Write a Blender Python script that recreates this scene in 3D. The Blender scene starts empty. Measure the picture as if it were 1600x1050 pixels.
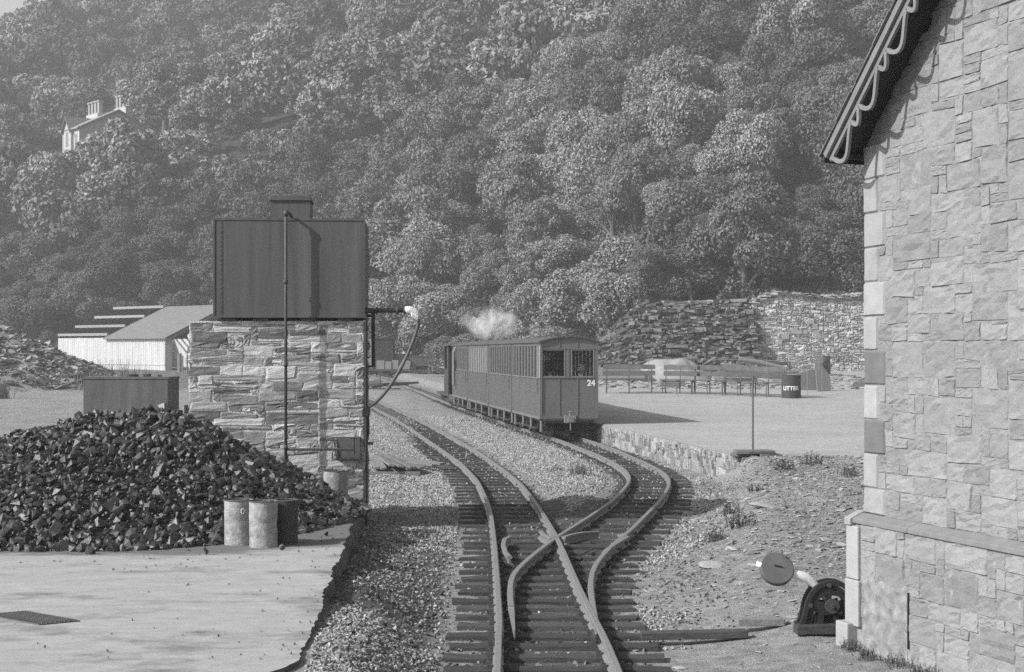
import bpy, bmesh, math, random
import numpy as np
from mathutils import Vector, Matrix
R = math.radians
rnd = random.Random(7)
rng = np.random.default_rng(7)
col = bpy.context.scene.collection
scene = bpy.context.scene

# ------------------------------------------------------------------ camera
EYE = 1.86
cam = bpy.data.cameras.new('camera'); camo = bpy.data.objects.new('camera', cam); col.objects.link(camo)
camo.location = (0, 0, EYE); camo.rotation_euler = (R(90), 0, 0)
cam.sensor_width = 36; cam.lens = 54; cam.shift_y = 25/1600
cam.clip_start = 0.1; cam.clip_end = 3000
scene.camera = camo

# ------------------------------------------------------------------ light
SUN = Vector((1.0, 0.46, -0.76)).normalized()          # the way the light travels
w = bpy.data.worlds.new('World'); scene.world = w; w.use_nodes = True
nt = w.node_tree; nt.nodes.clear()
sky = nt.nodes.new('ShaderNodeTexSky'); sky.sky_type = 'NISHITA'; sky.sun_disc = False
sky.sun_elevation = math.asin(-SUN.z); sky.sun_rotation = math.atan2(-SUN.x, -SUN.y) % (2*math.pi)
sky.dust_density = 3.0; sky.air_density = 1.2
bw = nt.nodes.new('ShaderNodeRGBToBW')                  # the photograph is black and white
bg = nt.nodes.new('ShaderNodeBackground'); bg.inputs[1].default_value = 0.12
wo = nt.nodes.new('ShaderNodeOutputWorld')
nt.links.new(sky.outputs[0], bw.inputs[0]); nt.links.new(bw.outputs[0], bg.inputs[0]); nt.links.new(bg.outputs[0], wo.inputs[0])
sl = bpy.data.lights.new('sun', 'SUN'); sl.energy = 4.2; sl.angle = R(0.5); sl.color = (1, 1, 1)
so = bpy.data.objects.new('sun', sl); col.objects.link(so)
so.rotation_euler = SUN.to_track_quat('-Z', 'Y').to_euler(); so.location = (-30, -12, 40)
vs = scene.view_settings
scene.display_settings.display_device = 'sRGB'
vs.view_transform = 'Standard'; vs.look = 'None'; vs.gamma = 1.0; vs.use_curve_mapping = False
vs.exposure = 0.5
cy = scene.cycles
cy.max_bounces = 5; cy.diffuse_bounces = 3; cy.glossy_bounces = 2; cy.volume_bounces = 2; cy.transparent_max_bounces = 8
cy.volume_step_rate = 4; cy.volume_max_steps = 128
cy.use_denoising = False

# ------------------------------------------------------------------ materials
def mat(name, base, var=.25, scale=3., rough=.85, bump=.3, bscale=30., isl=0., objr=0., spec=.25, metal=0.,
        stretch=(1,1,1), var2=0., scale2=.6, bdist=.01, world=False, attr=None, attrv=0., lo=.01, detail=5):
    m = bpy.data.materials.new(name); m.use_nodes = True
    t = m.node_tree; t.nodes.clear(); N = t.nodes.new; L = t.links.new
    out = N('ShaderNodeOutputMaterial'); p = N('ShaderNodeBsdfPrincipled')
    L(p.outputs[0], out.inputs[0])
    p.inputs['Roughness'].default_value = rough; p.inputs['Metallic'].default_value = metal
    p.inputs['Specular IOR Level'].default_value = spec
    if world:
        g = N('ShaderNodeNewGeometry'); src = g.outputs['Position']
    else:
        g = N('ShaderNodeTexCoord'); src = g.outputs['Object']
    mp = N('ShaderNodeMapping'); mp.inputs['Scale'].default_value = stretch; L(src, mp.inputs[0])
    def noise(sc, det=detail, ro=.6):
        n = N('ShaderNodeTexNoise'); n.inputs['Scale'].default_value = sc; n.inputs['Detail'].default_value = det
        n.inputs['Roughness'].default_value = ro; L(mp.outputs[0], n.inputs['Vector']); return n.outputs[0]
    def math_(op, a, b, c=None):
        n = N('ShaderNodeMath'); n.operation = op
        for i, v in enumerate((a, b, c)):
            if v is None: continue
            if isinstance(v, (int, float)): n.inputs[i].default_value = v
            else: L(v, n.inputs[i])
        return n.outputs[0]
    v = 1.0
    def add(sock, amount):
        nonlocal v
        v = math_('MULTIPLY_ADD', math_('SUBTRACT', sock, .5), amount, v)
    if var: add(noise(scale), var*5.5)
    if var2: add(noise(scale2, 4, .7), var2*5.0)
    if isl: add(N('ShaderNodeNewGeometry').outputs['Random Per Island'], isl*2)
    if objr: add(N('ShaderNodeObjectInfo').outputs['Random'], objr*2)
    if attr:
        a = N('ShaderNodeAttribute'); a.attribute_name = attr
        n2 = math_('MULTIPLY_ADD', math_('SUBTRACT', noise(2.2, 6, .7), .5), 1.6, a.outputs['Fac'])
        mr = N('ShaderNodeMapRange'); L(n2, mr.inputs[0]); mr.inputs[1].default_value = .35; mr.inputs[2].default_value = .65
        v = math_('MULTIPLY', v, math_('MULTIPLY_ADD', mr.outputs[0], attrv, 1.0))
    v = math_('MAXIMUM', math_('MULTIPLY', v, base), lo)
    L(v, p.inputs['Base Color'])
    if bump:
        b = N('ShaderNodeBump'); b.inputs['Strength'].default_value = bump; b.inputs['Distance'].default_value = bdist*2.5
        L(noise(bscale, 6, .65), b.inputs['Height']); L(b.outputs[0], p.inputs['Normal'])
    return m

# ------------------------------------------------------------------ naming and parents
def tag(o, label, cat, group=None, kind=None):
    if label: o['label'] = label
    if cat: o['category'] = cat
    if group: o['group'] = group
    if kind: o['kind'] = kind
    return o
def thing(name, label, cat, loc=(0,0,0), rz=0, group=None):
    o = bpy.data.objects.new(name, None); col.objects.link(o); o.location = loc; o.rotation_euler = (0,0,rz)
    o.empty_display_size = .2
    return tag(o, label, cat, group)
def link_mesh(name, me, m, parent=None, smooth=False):
    o = bpy.data.objects.new(name, me); col.objects.link(o)
    for x in (m if isinstance(m, (list, tuple)) else [m]): me.materials.append(x)
    if parent is not None: o.parent = parent
    if smooth: me.polygons.foreach_set('use_smooth', [True]*len(me.polygons))
    return o
def dup(root, loc=None, rz=None, label=None, group=None, scale=None):
    r = root.copy(); col.objects.link(r)
    if loc is not None: r.location = loc
    if rz is not None: r.rotation_euler = (0,0,rz)
    if scale is not None: r.scale = scale
    if label: r['label'] = label
    if group: r['group'] = group
    for ch in list(root.children):
        c = ch.copy(); col.objects.link(c); c.parent = r
        for g in ch.children:
            d = g.copy(); col.objects.link(d); d.parent = c
    return r

# ------------------------------------------------------------------ mesh helpers
def npmesh(name, V, F, midx=None):
    V = np.asarray(V, dtype=np.float32).reshape(-1,3); F = np.asarray(F, dtype=np.int32)
    me = bpy.data.meshes.new(name); k = F.shape[1]
    me.vertices.add(len(V)); me.vertices.foreach_set('co', V.ravel())
    me.loops.add(F.size); me.loops.foreach_set('vertex_index', F.ravel())
    me.polygons.add(len(F)); me.polygons.foreach_set('loop_start', np.arange(0, F.size, k, dtype=np.int32))
    try: me.polygons.foreach_set('loop_total', np.full(len(F), k, dtype=np.int32))
    except Exception: pass
    if midx is not None: me.polygons.foreach_set('material_index', np.asarray(midx, dtype=np.int32))
    me.update(calc_edges=True); me.validate(); me.shade_flat(); return me

class MB:
    def __init__(s): s.V = []; s.F = []; s.M = []; s.mi = 0
    def add(s, vs, fs):
        o = len(s.V); s.V += [tuple(v) for v in vs]
        for f in fs: s.F.append(tuple(i+o for i in f)); s.M.append(s.mi)
    def box(s, c, d, rot=None):
        hx, hy, hz = d[0]/2, d[1]/2, d[2]/2
        vs = [Vector((x*hx, y*hy, z*hz)) for z in (-1,1) for y in (-1,1) for x in (-1,1)]
        if rot is not None:
            if isinstance(rot, (int, float)): rot = Matrix.Rotation(rot, 3, 'Z')
            vs = [rot @ v for v in vs]
        c = Vector(c)
        s.add([v+c for v in vs], [(0,2,3,1),(4,5,7,6),(0,1,5,4),(2,6,7,3),(0,4,6,2),(1,3,7,5)])
    def bb(s, x0, x1, y0, y1, z0, z1): s.box(((x0+x1)/2,(y0+y1)/2,(z0+z1)/2), (x1-x0,y1-y0,z1-z0))
    def tube(s, pts, r, n=10, cap=True):
        pts = [Vector(p) for p in pts]; rs = r if isinstance(r, (list, tuple)) else [r]*len(pts)
        vs = []; up = None
        for i, p in enumerate(pts):
            d = (pts[min(i+1,len(pts)-1)] - pts[max(i-1,0)]).normalized()
            if up is None: up = Vector((0,0,1)) if abs(d.z) < .9 else Vector((1,0,0))
            a = d.cross(up).normalized(); b = a.cross(d).normalized(); up = b
            for k in range(n):
                t = 2*math.pi*k/n; vs.append(p + (a*math.cos(t) + b*math.sin(t))*rs[i])
        fs = []
        for i in range(len(pts)-1):
            for k in range(n):
                fs.append((i*n+k, i*n+(k+1)%n, (i+1)*n+(k+1)%n, (i+1)*n+k))
        if cap: fs.append(tuple(range(n-1,-1,-1))); fs.append(tuple((len(pts)-1)*n+k for k in range(n)))
        s.add(vs, fs)
    def lathe(s, prof, c=(0,0,0), n=24, rot=None, cap=True, wob=0, wr=None):
        vs = []
        for i, (r, z) in enumerate(prof):
            for k in range(n):
                t = 2*math.pi*k/n; rr = r*(1 + (wob*(wr.random()-.5) if wob else 0))
                v = Vector((rr*math.cos(t), rr*math.sin(t), z))
                if rot is not None: v = rot @ v
                vs.append(v + Vector(c))
        fs = [(i*n+k, i*n+(k+1)%n, (i+1)*n+(k+1)%n, (i+1)*n+k) for i in range(len(prof)-1) for k in range(n)]
        if cap: fs.append(tuple(range(n-1,-1,-1))); fs.append(tuple((len(prof)-1)*n+k for k in range(n)))
        s.add(vs, fs)
    def prism(s, poly, h0, h1, f):
        """poly 2-D (a,b), extruded h0..h1; f(a,b,h) -> point"""
        n = len(poly)
        vs = [f(a,b,h0) for a,b in poly] + [f(a,b,h1) for a,b in poly]
        fs = [tuple(range(n-1,-1,-1)), tuple(range(n,2*n))] + [(i,(i+1)%n,n+(i+1)%n,n+i) for i in range(n)]
        s.add(vs, fs)
    def ribbon(s, pts, wd, h0, h1, f):
        """flat ribbon of width wd along 2-D pts, extruded"""
        L_, R_ = [], []
        for i, (a,b) in enumerate(pts):
            p, q = pts[max(i-1,0)], pts[min(i+1,len(pts)-1)]
            dx, dy = q[0]-p[0], q[1]-p[1]; l = math.hypot(dx,dy) or 1
            L_.append((a-dy/l*wd/2, b+dx/l*wd/2)); R_.append((a+dy/l*wd/2, b-dx/l*wd/2))
        n = len(pts); vs = [f(a,b,h0) for a,b in L_]+[f(a,b,h0) for a,b in R_]+[f(a,b,h1) for a,b in L_]+[f(a,b,h1) for a,b in R_]
        fs = []
        for i in range(n-1):
            fs += [(i,i+1,n+i+1,n+i),(2*n+i,3*n+i,3*n+i+1,2*n+i+1),(i,2*n+i,2*n+i+1,i+1),(n+i,n+i+1,3*n+i+1,3*n+i)]
        fs += [(0,n,3*n,2*n),(n-1,2*n+n-1,3*n+n-1,n+n-1)]
        s.add(vs, fs)
    def sweep(s, pts, prof, cap=True):
        """prof (lateral, up) carried along pts keeping z up"""
        n = len(prof); vs = []
        for i, p in enumerate(pts):
            a, b = pts[max(i-1,0)], pts[min(i+1,len(pts)-1)]
            d = Vector((b[0]-a[0], b[1]-a[1], 0)).normalized(); r = Vector((d.y, -d.x, 0))
            for l, u in prof: vs.append(Vector(p) + r*l + Vector((0,0,u)))
        fs = [(i*n+k, i*n+(k+1)%n, (i+1)*n+(k+1)%n, (i+1)*n+k) for i in range(len(pts)-1) for k in range(n)]
        if cap: fs += [tuple(range(n-1,-1,-1)), tuple((len(pts)-1)*n+k for k in range(n))]
        s.add(vs, fs)
    def build(s, name, m, parent=None, smooth=False, bevel=0, seg=2, auto=None):
        me = bpy.data.meshes.new(name); me.from_pydata([tuple(v) for v in s.V], [], s.F)
        me.polygons.foreach_set('material_index', s.M); me.update()
        b = bmesh.new(); b.from_mesh(me); bmesh.ops.recalc_face_normals(b, faces=b.faces); b.to_mesh(me); b.free()
        o = link_mesh(name, me, m, parent, smooth or auto is not None)
        if auto is not None:
            me.set_sharp_from_angle(angle=R(auto))
        if bevel:
            md = o.modifiers.new('bevel', 'BEVEL'); md.width = bevel; md.segments = seg; md.limit_method = 'ANGLE'; md.angle_limit = R(40)
        return o

# ------------------------------------------------------------------ noise
def _hash(ix, iy, seed):
    h = (ix.astype(np.int64)*374761393 + iy.astype(np.int64)*668265263 + seed*974711) & 0x7fffffff
    h = ((h ^ (h >> 13))*1274126177) & 0x7fffffff
    return ((h ^ (h >> 16)) & 0xffff)/65535.0
def vnoise(x, y, seed=0):
    ix, iy = np.floor(x), np.floor(y); fx, fy = x-ix, y-iy
    fx = fx*fx*(3-2*fx); fy = fy*fy*(3-2*fy)
    a = _hash(ix,iy,seed); b = _hash(ix+1,iy,seed); c = _hash(ix,iy+1,seed); d = _hash(ix+1,iy+1,seed)
    return a+(b-a)*fx+(c-a)*fy+(a-b-c+d)*fx*fy
def fbm(x, y, sc=1., octs=4, seed=0):
    x = np.asarray(x, float); y = np.asarray(y, float); t = 0; a = .5; s = 1/sc; tot = 0
    for i in range(octs):
        t = t + a*vnoise(x*s, y*s, seed+i*17); tot += a; a *= .5; s *= 2.03
    return t/tot - .5
def sst(x, a, b):
    t = np.clip((np.asarray(x, float)-a)/(b-a), 0, 1); return t*t*(3-2*t)

# ------------------------------------------------------------------ the lie of the land
def ip(P):
    a = np.array(P); return lambda y: np.interp(y, a[:,0], a[:,1])
def smooth_path(P, n=400, w_=2.2):
    a = np.array(P); ys = np.linspace(a[0,0], a[-1,0], 1200); xs = np.interp(ys, a[:,0], a[:,1])
    out = np.empty_like(xs)
    for i, y in enumerate(ys):
        ww = max(.25, .045*y); ww = min(ww, 3.0, (y-ys[0])+.12, (ys[-1]-y)+.12)
        k = np.exp(-((ys-y)/ww)**2*2); out[i] = (xs*k).sum()/k.sum()
    return lambda y: np.interp(y, ys, out)
AL = smooth_path([(3,-.075),(8.93,-.086),(10.78,-.088),(12.75,-.125),(14.54,-.160),(17.46,-.233),(19.41,-.319),(22.32,-.50),(25.66,-.84),(29.62,-1.376),(36.98,-2.40),(45.09,-3.58),(51.63,-4.65),(60,-6.1),(70,-7.9)])
AR = smooth_path([(3,.60),(8.93,.625),(10.05,.605),(10.89,.572),(12.31,.527),(14.54,.479),(15.89,.437),(17.46,.371),(19.41,.275),(21.88,.119),(24.39,-.132),(29.18,-.681),(36,-1.62),(42.23,-2.52),(49.22,-3.61),(56.1,-4.75),(65,-6.35),(70,-7.25)])
BL = smooth_path([(10.45,.012),(11.0,-.003),(11.59,-.012),(12.23,-.015),(12.75,-.008),(13.33,.056),(14.06,.176),(14.88,.325),(15.53,.453),(16.59,.691),(17.86,.967),(19.62,1.324),(21.78,1.651),(23.01,1.775),(24.46,1.80),(26.41,1.706),(28.25,1.53),(29.56,1.38),(32.82,1.0),(36,.50),(40.3,-.15),(44.64,-.75),(50,-1.5),(55.5,-2.31),(60,-2.95),(69,-4.15),(79.5,-5.8),(89.2,-7.5),(97.3,-9.1),(110,-11.6)])
BRn = smooth_path([(10.6,.575),(11.02,.588),(11.75,.607),(12.57,.640),(13.33,.708),(14.06,.82),(15.01,1.0),(16.09,1.24),(17.68,1.547),(19.41,1.88),(21.26,2.17),(22.6,2.325),(23.81,2.365),(25.51,2.29),(27.9,2.11),(29.56,1.975),(33.07,1.60)])
BR = lambda y: np.where(np.asarray(y) < 28.5, BRn(y), BL(y)+.605)
baseZ = ip([(-20,0),(50,0),(70,.12),(85,.25),(96,.38),(115,.7),(140,.9)])
platZ = ip([(-20,.3),(34,.3),(45,.40),(50,.56),(60,.80),(70,.98),(80,1.2)])
platE = ip([(23.1,3.37),(27.5,2.75),(32.6,2.03),(37,1.45),(41,.85),(46,.18),(50,-.35),(54,-.85),(70,-2.6),(80,-4.3)])
hillY0 = ip([(-90,135),(-60,130),(-30,118),(-12,104),(2,88),(12,82),(20,80),(60,80)])
hillS = ip([(-90,.46),(-45,.48),(-20,.48),(0,.52),(20,.56),(60,.58)])
hillC = ip([(-120,86),(-90,94),(-80,100),(-72,112),(-60,150),(-45,210),(60,260)])
def hillz(X, Y):
    t = (Y-hillY0(X))*.92
    c = hillC(X)
    h = hillS(X)*(np.minimum(t, c) + 14*np.tanh(np.maximum(t-c,0)/40) - .35*np.maximum(t-c-25, 0))
    h = np.where(t > 0, h, 0)
    h = h*sst(t, -2, 8)
    bump = fbm(X, Y, 38, 3, 5)*13*sst(t, 4, 45)
    # a gully and a spur running down to the right
    q = (X*.80 - (Y-100)*.42)
    bump = bump + 2.6*np.sin(q/11.0)*sst(t, 6, 50)
    terr = 3.1*sst(X - (Y-72)*.05, 3.2, 7.5)*sst(Y, 71.0, 76.5)
    return h + bump + terr
def slabE(Y): return -1.128-.062*(Y-8.33)
def gz(X, Y, noise=True):
    X = np.asarray(X, float); Y = np.asarray(Y, float)
    z = baseZ(Y) - .115
    # left yard rises a little
    ratio = X/np.maximum(Y, 5)
    z = z + np.interp(Y, [18,24,45,70,100,115], [.1,.30,.34,.34,.40,.2])*sst(-ratio, .10, .13)*sst(Y,18,22)
    z = z + np.interp(Y, [7,9,10.5,13,16], [.345,.325,.27,.17,.03])*(1-sst(X, slabE(Y)+.12, slabE(Y)+.85))
    # hump of ballast between the two tracks
    mid = np.clip((X-AR(Y))/(np.maximum(BL(Y)-AR(Y), .05)), 0, 1)
    z = z + .07*np.sin(mid*np.pi)*sst(Y, 15.5, 20)
    # right hand slate bank up to the platform level
    edge = np.where(Y < 10.6, AR(Y), BR(Y))
    off = X-edge
    hb = np.interp(Y, [6,10,12.5,15,18,21,23.1,26], [.06,.08,.12,.22,.36,.43,.42,.25])
    wd = np.interp(Y, [6,14,19,22,23], [1.2,1.1,.9,.6,.4])
    st = np.interp(Y, [6,14,19,22,23], [.35,.45,.5,.75,.8])
    z = z + hb*sst(off, st, st+wd)
    z = z + .42*sst(off, 1.2, 2.2)*sst(Y, 23.3, 27)*0
    z = np.where((X > platE(Y)+.25) & (Y > 23.1) & (Y < 80), np.minimum(z, platZ(Y)-.12), z)
    z = z + hillz(X, Y)
    if noise:
        near = np.clip(Y/40, .15, 1)
        tr = np.minimum(np.minimum(abs(X-(AL(Y)+AR(Y))/2), abs(X-(BL(Y)+BR(Y))/2))-.55, 1).clip(0,1)
        z = z + fbm(X, Y, 1.3, 4, 3)*.06*(.25+tr) + fbm(X, Y, .28, 3, 9)*.035*(.3+tr)*(Y < 60)
        z = z + fbm(X, Y, 7, 3, 21)*.25*sst(Y, 40, 70)*sst(-ratio, .08, .15)
    return z
def gz1(x, y): return float(gz(np.array([x]), np.array([y]))[0])
# ------------------------------------------------------------------ shared materials
M = {}
M['ground'] = mat('ground', .25, .30, 9, .95, .8, 55, world=True, var2=.14, scale2=.5, bdist=.02, attr='dirt', attrv=-.62)
M['lime2'] = mat('wall_mortar', .30, .28, 9, .95, .8, 30, bdist=.015)
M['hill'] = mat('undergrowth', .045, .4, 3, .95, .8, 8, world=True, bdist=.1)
M['ballast'] = mat('ballast', .26, .25, 30, .9, .4, 60, isl=.50)
M['cess'] = mat('cess_stone', .12, .25, 30, .9, .4, 60, isl=.75)
M['chip'] = mat('slate_chip', .23, .2, 20, .8, .3, 50, isl=.45)
M['coal'] = mat('coal', .032, .22, 20, .42, .5, 60, isl=.9, spec=.6, bdist=.004)
M['coaldust'] = mat('coal_dust', .022, .35, 20, .9, .9, 60, spec=.2, bdist=.02)
M['concrete'] = mat('concrete', .295, .10, 14, .9, .4, 60, world=True, var2=.09, scale2=4.5, bdist=.004, attr='dirt', attrv=-.6, stretch=(.55,1,1))
M['slabside'] = mat('slab_side', .19, .25, 9, .95, 1.0, 25, bdist=.03)
M['sleeper'] = mat('sleeper', .06, .30, 9, .85, .7, 30, isl=.12, objr=.30, stretch=(1,5,5), bdist=.008)
M['rail'] = mat('rail', .21, .14, 18, .50, .2, 60, spec=.4, metal=.25, bdist=.002)
M['iron'] = mat('old_iron', .05, .3, 12, .6, .4, 40, spec=.4, bdist=.003)
M['rustiron'] = mat('rust_iron', .09, .16, 8, .8, .3, 40, spec=.3, bdist=.003, stretch=(1,1,.15), var2=.12, scale2=2)
M['tank'] = mat('tank_iron', .080, .24, 9, .62, .18, 60, spec=.35, var2=.13, scale2=2.0, stretch=(1.,1,.06), bdist=.002)
M['stone'] = mat('wall_stone', .210, .09, 9, .9, .7, 40, isl=.17, var2=.08, scale2=2.5, bdist=.006)
M['mortar'] = mat('mortar', .21, .35, 14, .95, .6, 40, bdist=.006)
M['dressed'] = mat('dressed_stone', .27, .10, 8, .9, .35, 50, objr=.1, bdist=.004)
M['darkstone'] = mat('dark_stone', .125, .12, 8, .85, .3, 50, bdist=.003)
M['capstone'] = mat('cap_stone', .17, .12, 10, .9, .4, 60, bdist=.004)
M['rubble'] = mat('pier_stone', .32, .16, 9, .92, .5, 30, isl=.60, var2=.20, scale2=1.6, bdist=.012, stretch=(1,1,2.5), lo=.07)
M['lime'] = mat('lime_mortar', .50, .28, 9, .95, .8, 30, bdist=.015)
M['platwall'] = mat('platform_wall', .21, .22, 8, .92, .6, 30, isl=.45, bdist=.008, lo=.08)
M['rearwall'] = mat('rear_wall', .36, .22, 3, .92, .6, 20, isl=.42, bdist=.02)
M['drywall'] = mat('dry_slate', .125, .3, 3, .8, .6, 20, isl=.75, bdist=.02, lo=.03)
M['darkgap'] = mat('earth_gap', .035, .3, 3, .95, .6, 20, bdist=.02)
M['coach'] = mat('coach_paint', .135, .10, 2.5, .5, .15, 40, spec=.35, bdist=.002, stretch=(1,1,.5))
M['coachdark'] = mat('coach_dark', .045, .15, 5, .6, .2, 40, spec=.3)
M['roofcloth'] = mat('roof_cloth', .085, .2, 5, .8, .2, 30)
M['black'] = mat('sooty_black', .018, .3, 8, .6, .3, 30, spec=.35)
M['white'] = mat('white_paint', .72, .05, 5, .6, .1, 30)
M['paleblind'] = mat('pale_blind', .42, .1, 5, .7, .1, 30)
M['paint_grey'] = mat('grey_paint', .20, .12, 6, .6, .2, 40)
M['barge'] = mat('barge_paint', .16, .12, 8, .55, .2, 40, spec=.35)
M['slate'] = mat('roof_slate', .12, .2, 8, .7, .3, 30, isl=.25)
M['drum'] = mat('drum_paint', .27, .20, 22, .75, .6, 30, var2=.34, scale2=6, spec=.3, bdist=.01, lo=.06)
M['drumdark'] = mat('drum_dark', .045, .2, 6, .7, .3, 20)
M['canvas'] = mat('canvas', .62, .15, 20, .95, .6, 30, bdist=.01)
M['hose'] = mat('hose', .09, .2, 10, .6, .2, 30, spec=.4)
M['plank'] = mat('weathered_plank', .15, .3, 5, .9, .5, 20, stretch=(8,1,8), objr=.25)
M['sand'] = mat('sand', .28, .10, 3, .95, .3, 30)
M['shedwall'] = mat('corrugated_sheet', .52, .14, 2, .8, .1, 20, stretch=(3,3,.2))
M['shedroof'] = mat('felt_roof', .17, .12, 3, .85, .2, 20)
M['bench'] = mat('bench_wood', .10, .25, 4, .8, .3, 30, objr=.15)
M['plat'] = mat('platform_gravel', .31, .14, 7, .95, .5, 45, world=True, var2=.12, scale2=.45, bdist=.012)
M['skin'] = mat('skin', .38, .05, 5, .6, 0)
M['shirt'] = mat('white_shirt', .65, .05, 5, .8, .2, 20)
M['hairdark'] = mat('dark_hair', .03, .2, 30, .7, .4, 60)
M['hairgrey'] = mat('grey_hair', .30, .3, 30, .7, .4, 60)
M['grass'] = mat('grass_blade', .12, .3, 10, .9, 0, isl=.5)
M['weed'] = mat('weed_leaf', .07, .3, 10, .9, 0, isl=.4)
M['bark'] = mat('bark', .13, .3, 4, .9, .5, 10, bdist=.03)
M['birch'] = mat('birch_bark', .62, .2, 4, .8, .3, 10)
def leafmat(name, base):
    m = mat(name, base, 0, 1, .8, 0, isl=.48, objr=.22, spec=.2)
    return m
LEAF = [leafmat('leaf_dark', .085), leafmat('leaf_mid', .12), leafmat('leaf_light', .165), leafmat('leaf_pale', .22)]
g = bpy.data.materials.new('window_glass'); g.use_nodes = True
_p = g.node_tree.nodes['Principled BSDF']; _p.inputs['Base Color'].default_value = (.02,.02,.02,1); _p.inputs['Roughness'].default_value = .06
_p.inputs['Alpha'].default_value = .05; M['glass'] = g
g = bpy.data.materials.new('dark_glass'); g.use_nodes = True
_p = g.node_tree.nodes['Principled BSDF']; _p.inputs['Base Color'].default_value = (.015,.015,.015,1); _p.inputs['Roughness'].default_value = .15; _p.inputs['Alpha'].default_value = .30; M['dglass'] = g

# ------------------------------------------------------------------ ground sheet
def make_ground():
    ys = np.concatenate([np.linspace(-14, 5, 12)[:-1], 5*np.power(430/5, np.linspace(0,1,470))])
    us = np.concatenate([np.linspace(-1,-.46,16)[:-1], np.linspace(-.46,.46,360), np.linspace(.46,1,16)[1:]])
    Y = np.repeat(ys[:,None], len(us), 1); X = us[None,:]*(.85*np.maximum(Y,0)+9)
    Z = gz(X, Y)
    V = np.stack([X,Y,Z], -1).reshape(-1,3); n, m_ = Y.shape
    idx = np.arange(n*m_).reshape(n,m_)
    F = np.stack([idx[:-1,:-1], idx[:-1,1:], idx[1:,1:], idx[1:,:-1]], -1).reshape(-1,4)
    ym = (Y[:-1,:-1]+Y[1:,1:])/2; xm = (X[:-1,:-1]+X[1:,1:])/2
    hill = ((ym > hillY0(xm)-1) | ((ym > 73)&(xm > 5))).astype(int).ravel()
    me = npmesh('ground', V, F, hill)
    a = me.attributes.new('dirt', 'FLOAT', 'POINT')
    XX, YY = V[:,0], V[:,1]
    d = np.zeros(len(V))
    ca, cb = (AL(YY)+AR(YY))/2, (BL(YY)+BR(YY))/2
    d = np.maximum(d, 1-sst(abs(XX-ca), .35, .62)); d = np.maximum(d, (1-sst(abs(XX-cb), .35, .62))*(YY > 10))
    mid = ((XX > AL(YY)) & (XX < np.where(YY>10,BR(YY),AR(YY))) & (YY < 20)).astype(float); d = np.maximum(d, mid)
    left = (sst(XX, slabE(YY)-.2, slabE(YY)+.1)*(1-sst(XX, AL(YY)-.55, AL(YY)-.3)))*sst(YY, 9.6, 11)*(1-sst(YY, 15.5, 18)); d = np.maximum(d, left*.95)
    d = np.maximum(d, .22*sst(XX-np.where(YY>10.6,BR(YY),AR(YY)), .5, .9)*sst(YY,11,14)*(1-sst(YY, 22, 23)))
    d = np.maximum(d, .55*sst(-XX/np.maximum(YY,5), .1, .13)*sst(YY, 45, 70))
    a.data.foreach_set('value', d.astype(np.float32))
    o = link_mesh('ground', me, [M['ground'], M['hill']], None, True); o['kind'] = 'structure'
make_ground()

# ------------------------------------------------------------------ rock prototypes and scatter
def ico(sub):
    b = bmesh.new(); bmesh.ops.create_icosphere(b, subdivisions=sub, radius=1)
    V = np.array([v.co[:] for v in b.verts]); F = np.array([[v.index for v in f.verts] for f in b.faces]); b.free(); return V, F
ICO1, ICO2 = ico(1), ico(2)
def rock(base, r, cuts=7, lo=.55, an=(1,1,1)):
    V = base[0].copy()
    for i in range(cuts):
        n = r.normal(size=3); n /= np.linalg.norm(n); d = r.uniform(lo, .9)
        q = V@n; V = V - np.outer(np.maximum(q-d, 0), n)
    V = V*(1 + r.uniform(-.025,.025,size=(len(V),1))); return V*np.array(an), base[1]
def rotm(r, n, tilt=math.pi):
    """n random rotation matrices; small tilt keeps z up"""
    a = r.uniform(0, 2*np.pi, n); ax = r.uniform(-tilt, tilt, n); ay = r.uniform(-tilt, tilt, n)*.7
    ca, sa, cx, sx, cyy, sy = np.cos(a), np.sin(a), np.cos(ax), np.sin(ax), np.cos(ay), np.sin(ay)
    Z = np.zeros((n,3,3)); Z[:,0,0]=ca; Z[:,0,1]=-sa; Z[:,1,0]=sa; Z[:,1,1]=ca; Z[:,2,2]=1
    Xm = np.zeros((n,3,3)); Xm[:,0,0]=1; Xm[:,1,1]=cx; Xm[:,1,2]=-sx; Xm[:,2,1]=sx; Xm[:,2,2]=cx
    Ym = np.zeros((n,3,3)); Ym[:,1,1]=1; Ym[:,0,0]=cyy; Ym[:,0,2]=sy; Ym[:,2,0]=-sy; Ym[:,2,2]=cyy
    return Xm@Ym@Z
def scatter(name, protos, P, S, r, m, tilt=math.pi, **kw):
    n = len(P); which = r.integers(0, len(protos), n); Rm = rotm(r, n, tilt)
    Vs, Fs, o = [], [], 0
    for k, (V, F) in enumerate(protos):
        ids = np.where(which == k)[0]
        if not len(ids): continue
        W = np.einsum('nij,vj->nvi', Rm[ids], V)*np.asarray(S)[ids][:,None,None] + P[ids][:,None,:]
        Vs.append(W.reshape(-1,3)); Fs.append((F[None]+ (np.arange(len(ids))*len(V))[:,None,None] + o).reshape(-1,F.shape[1])); o += len(ids)*len(V)
    me = npmesh(name, np.concatenate(Vs), np.concatenate(Fs)); ob = link_mesh(name, me, m)
    for k_, v_ in kw.items(): ob[k_] = v_
    return ob
_r = np.random.default_rng(3)
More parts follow.
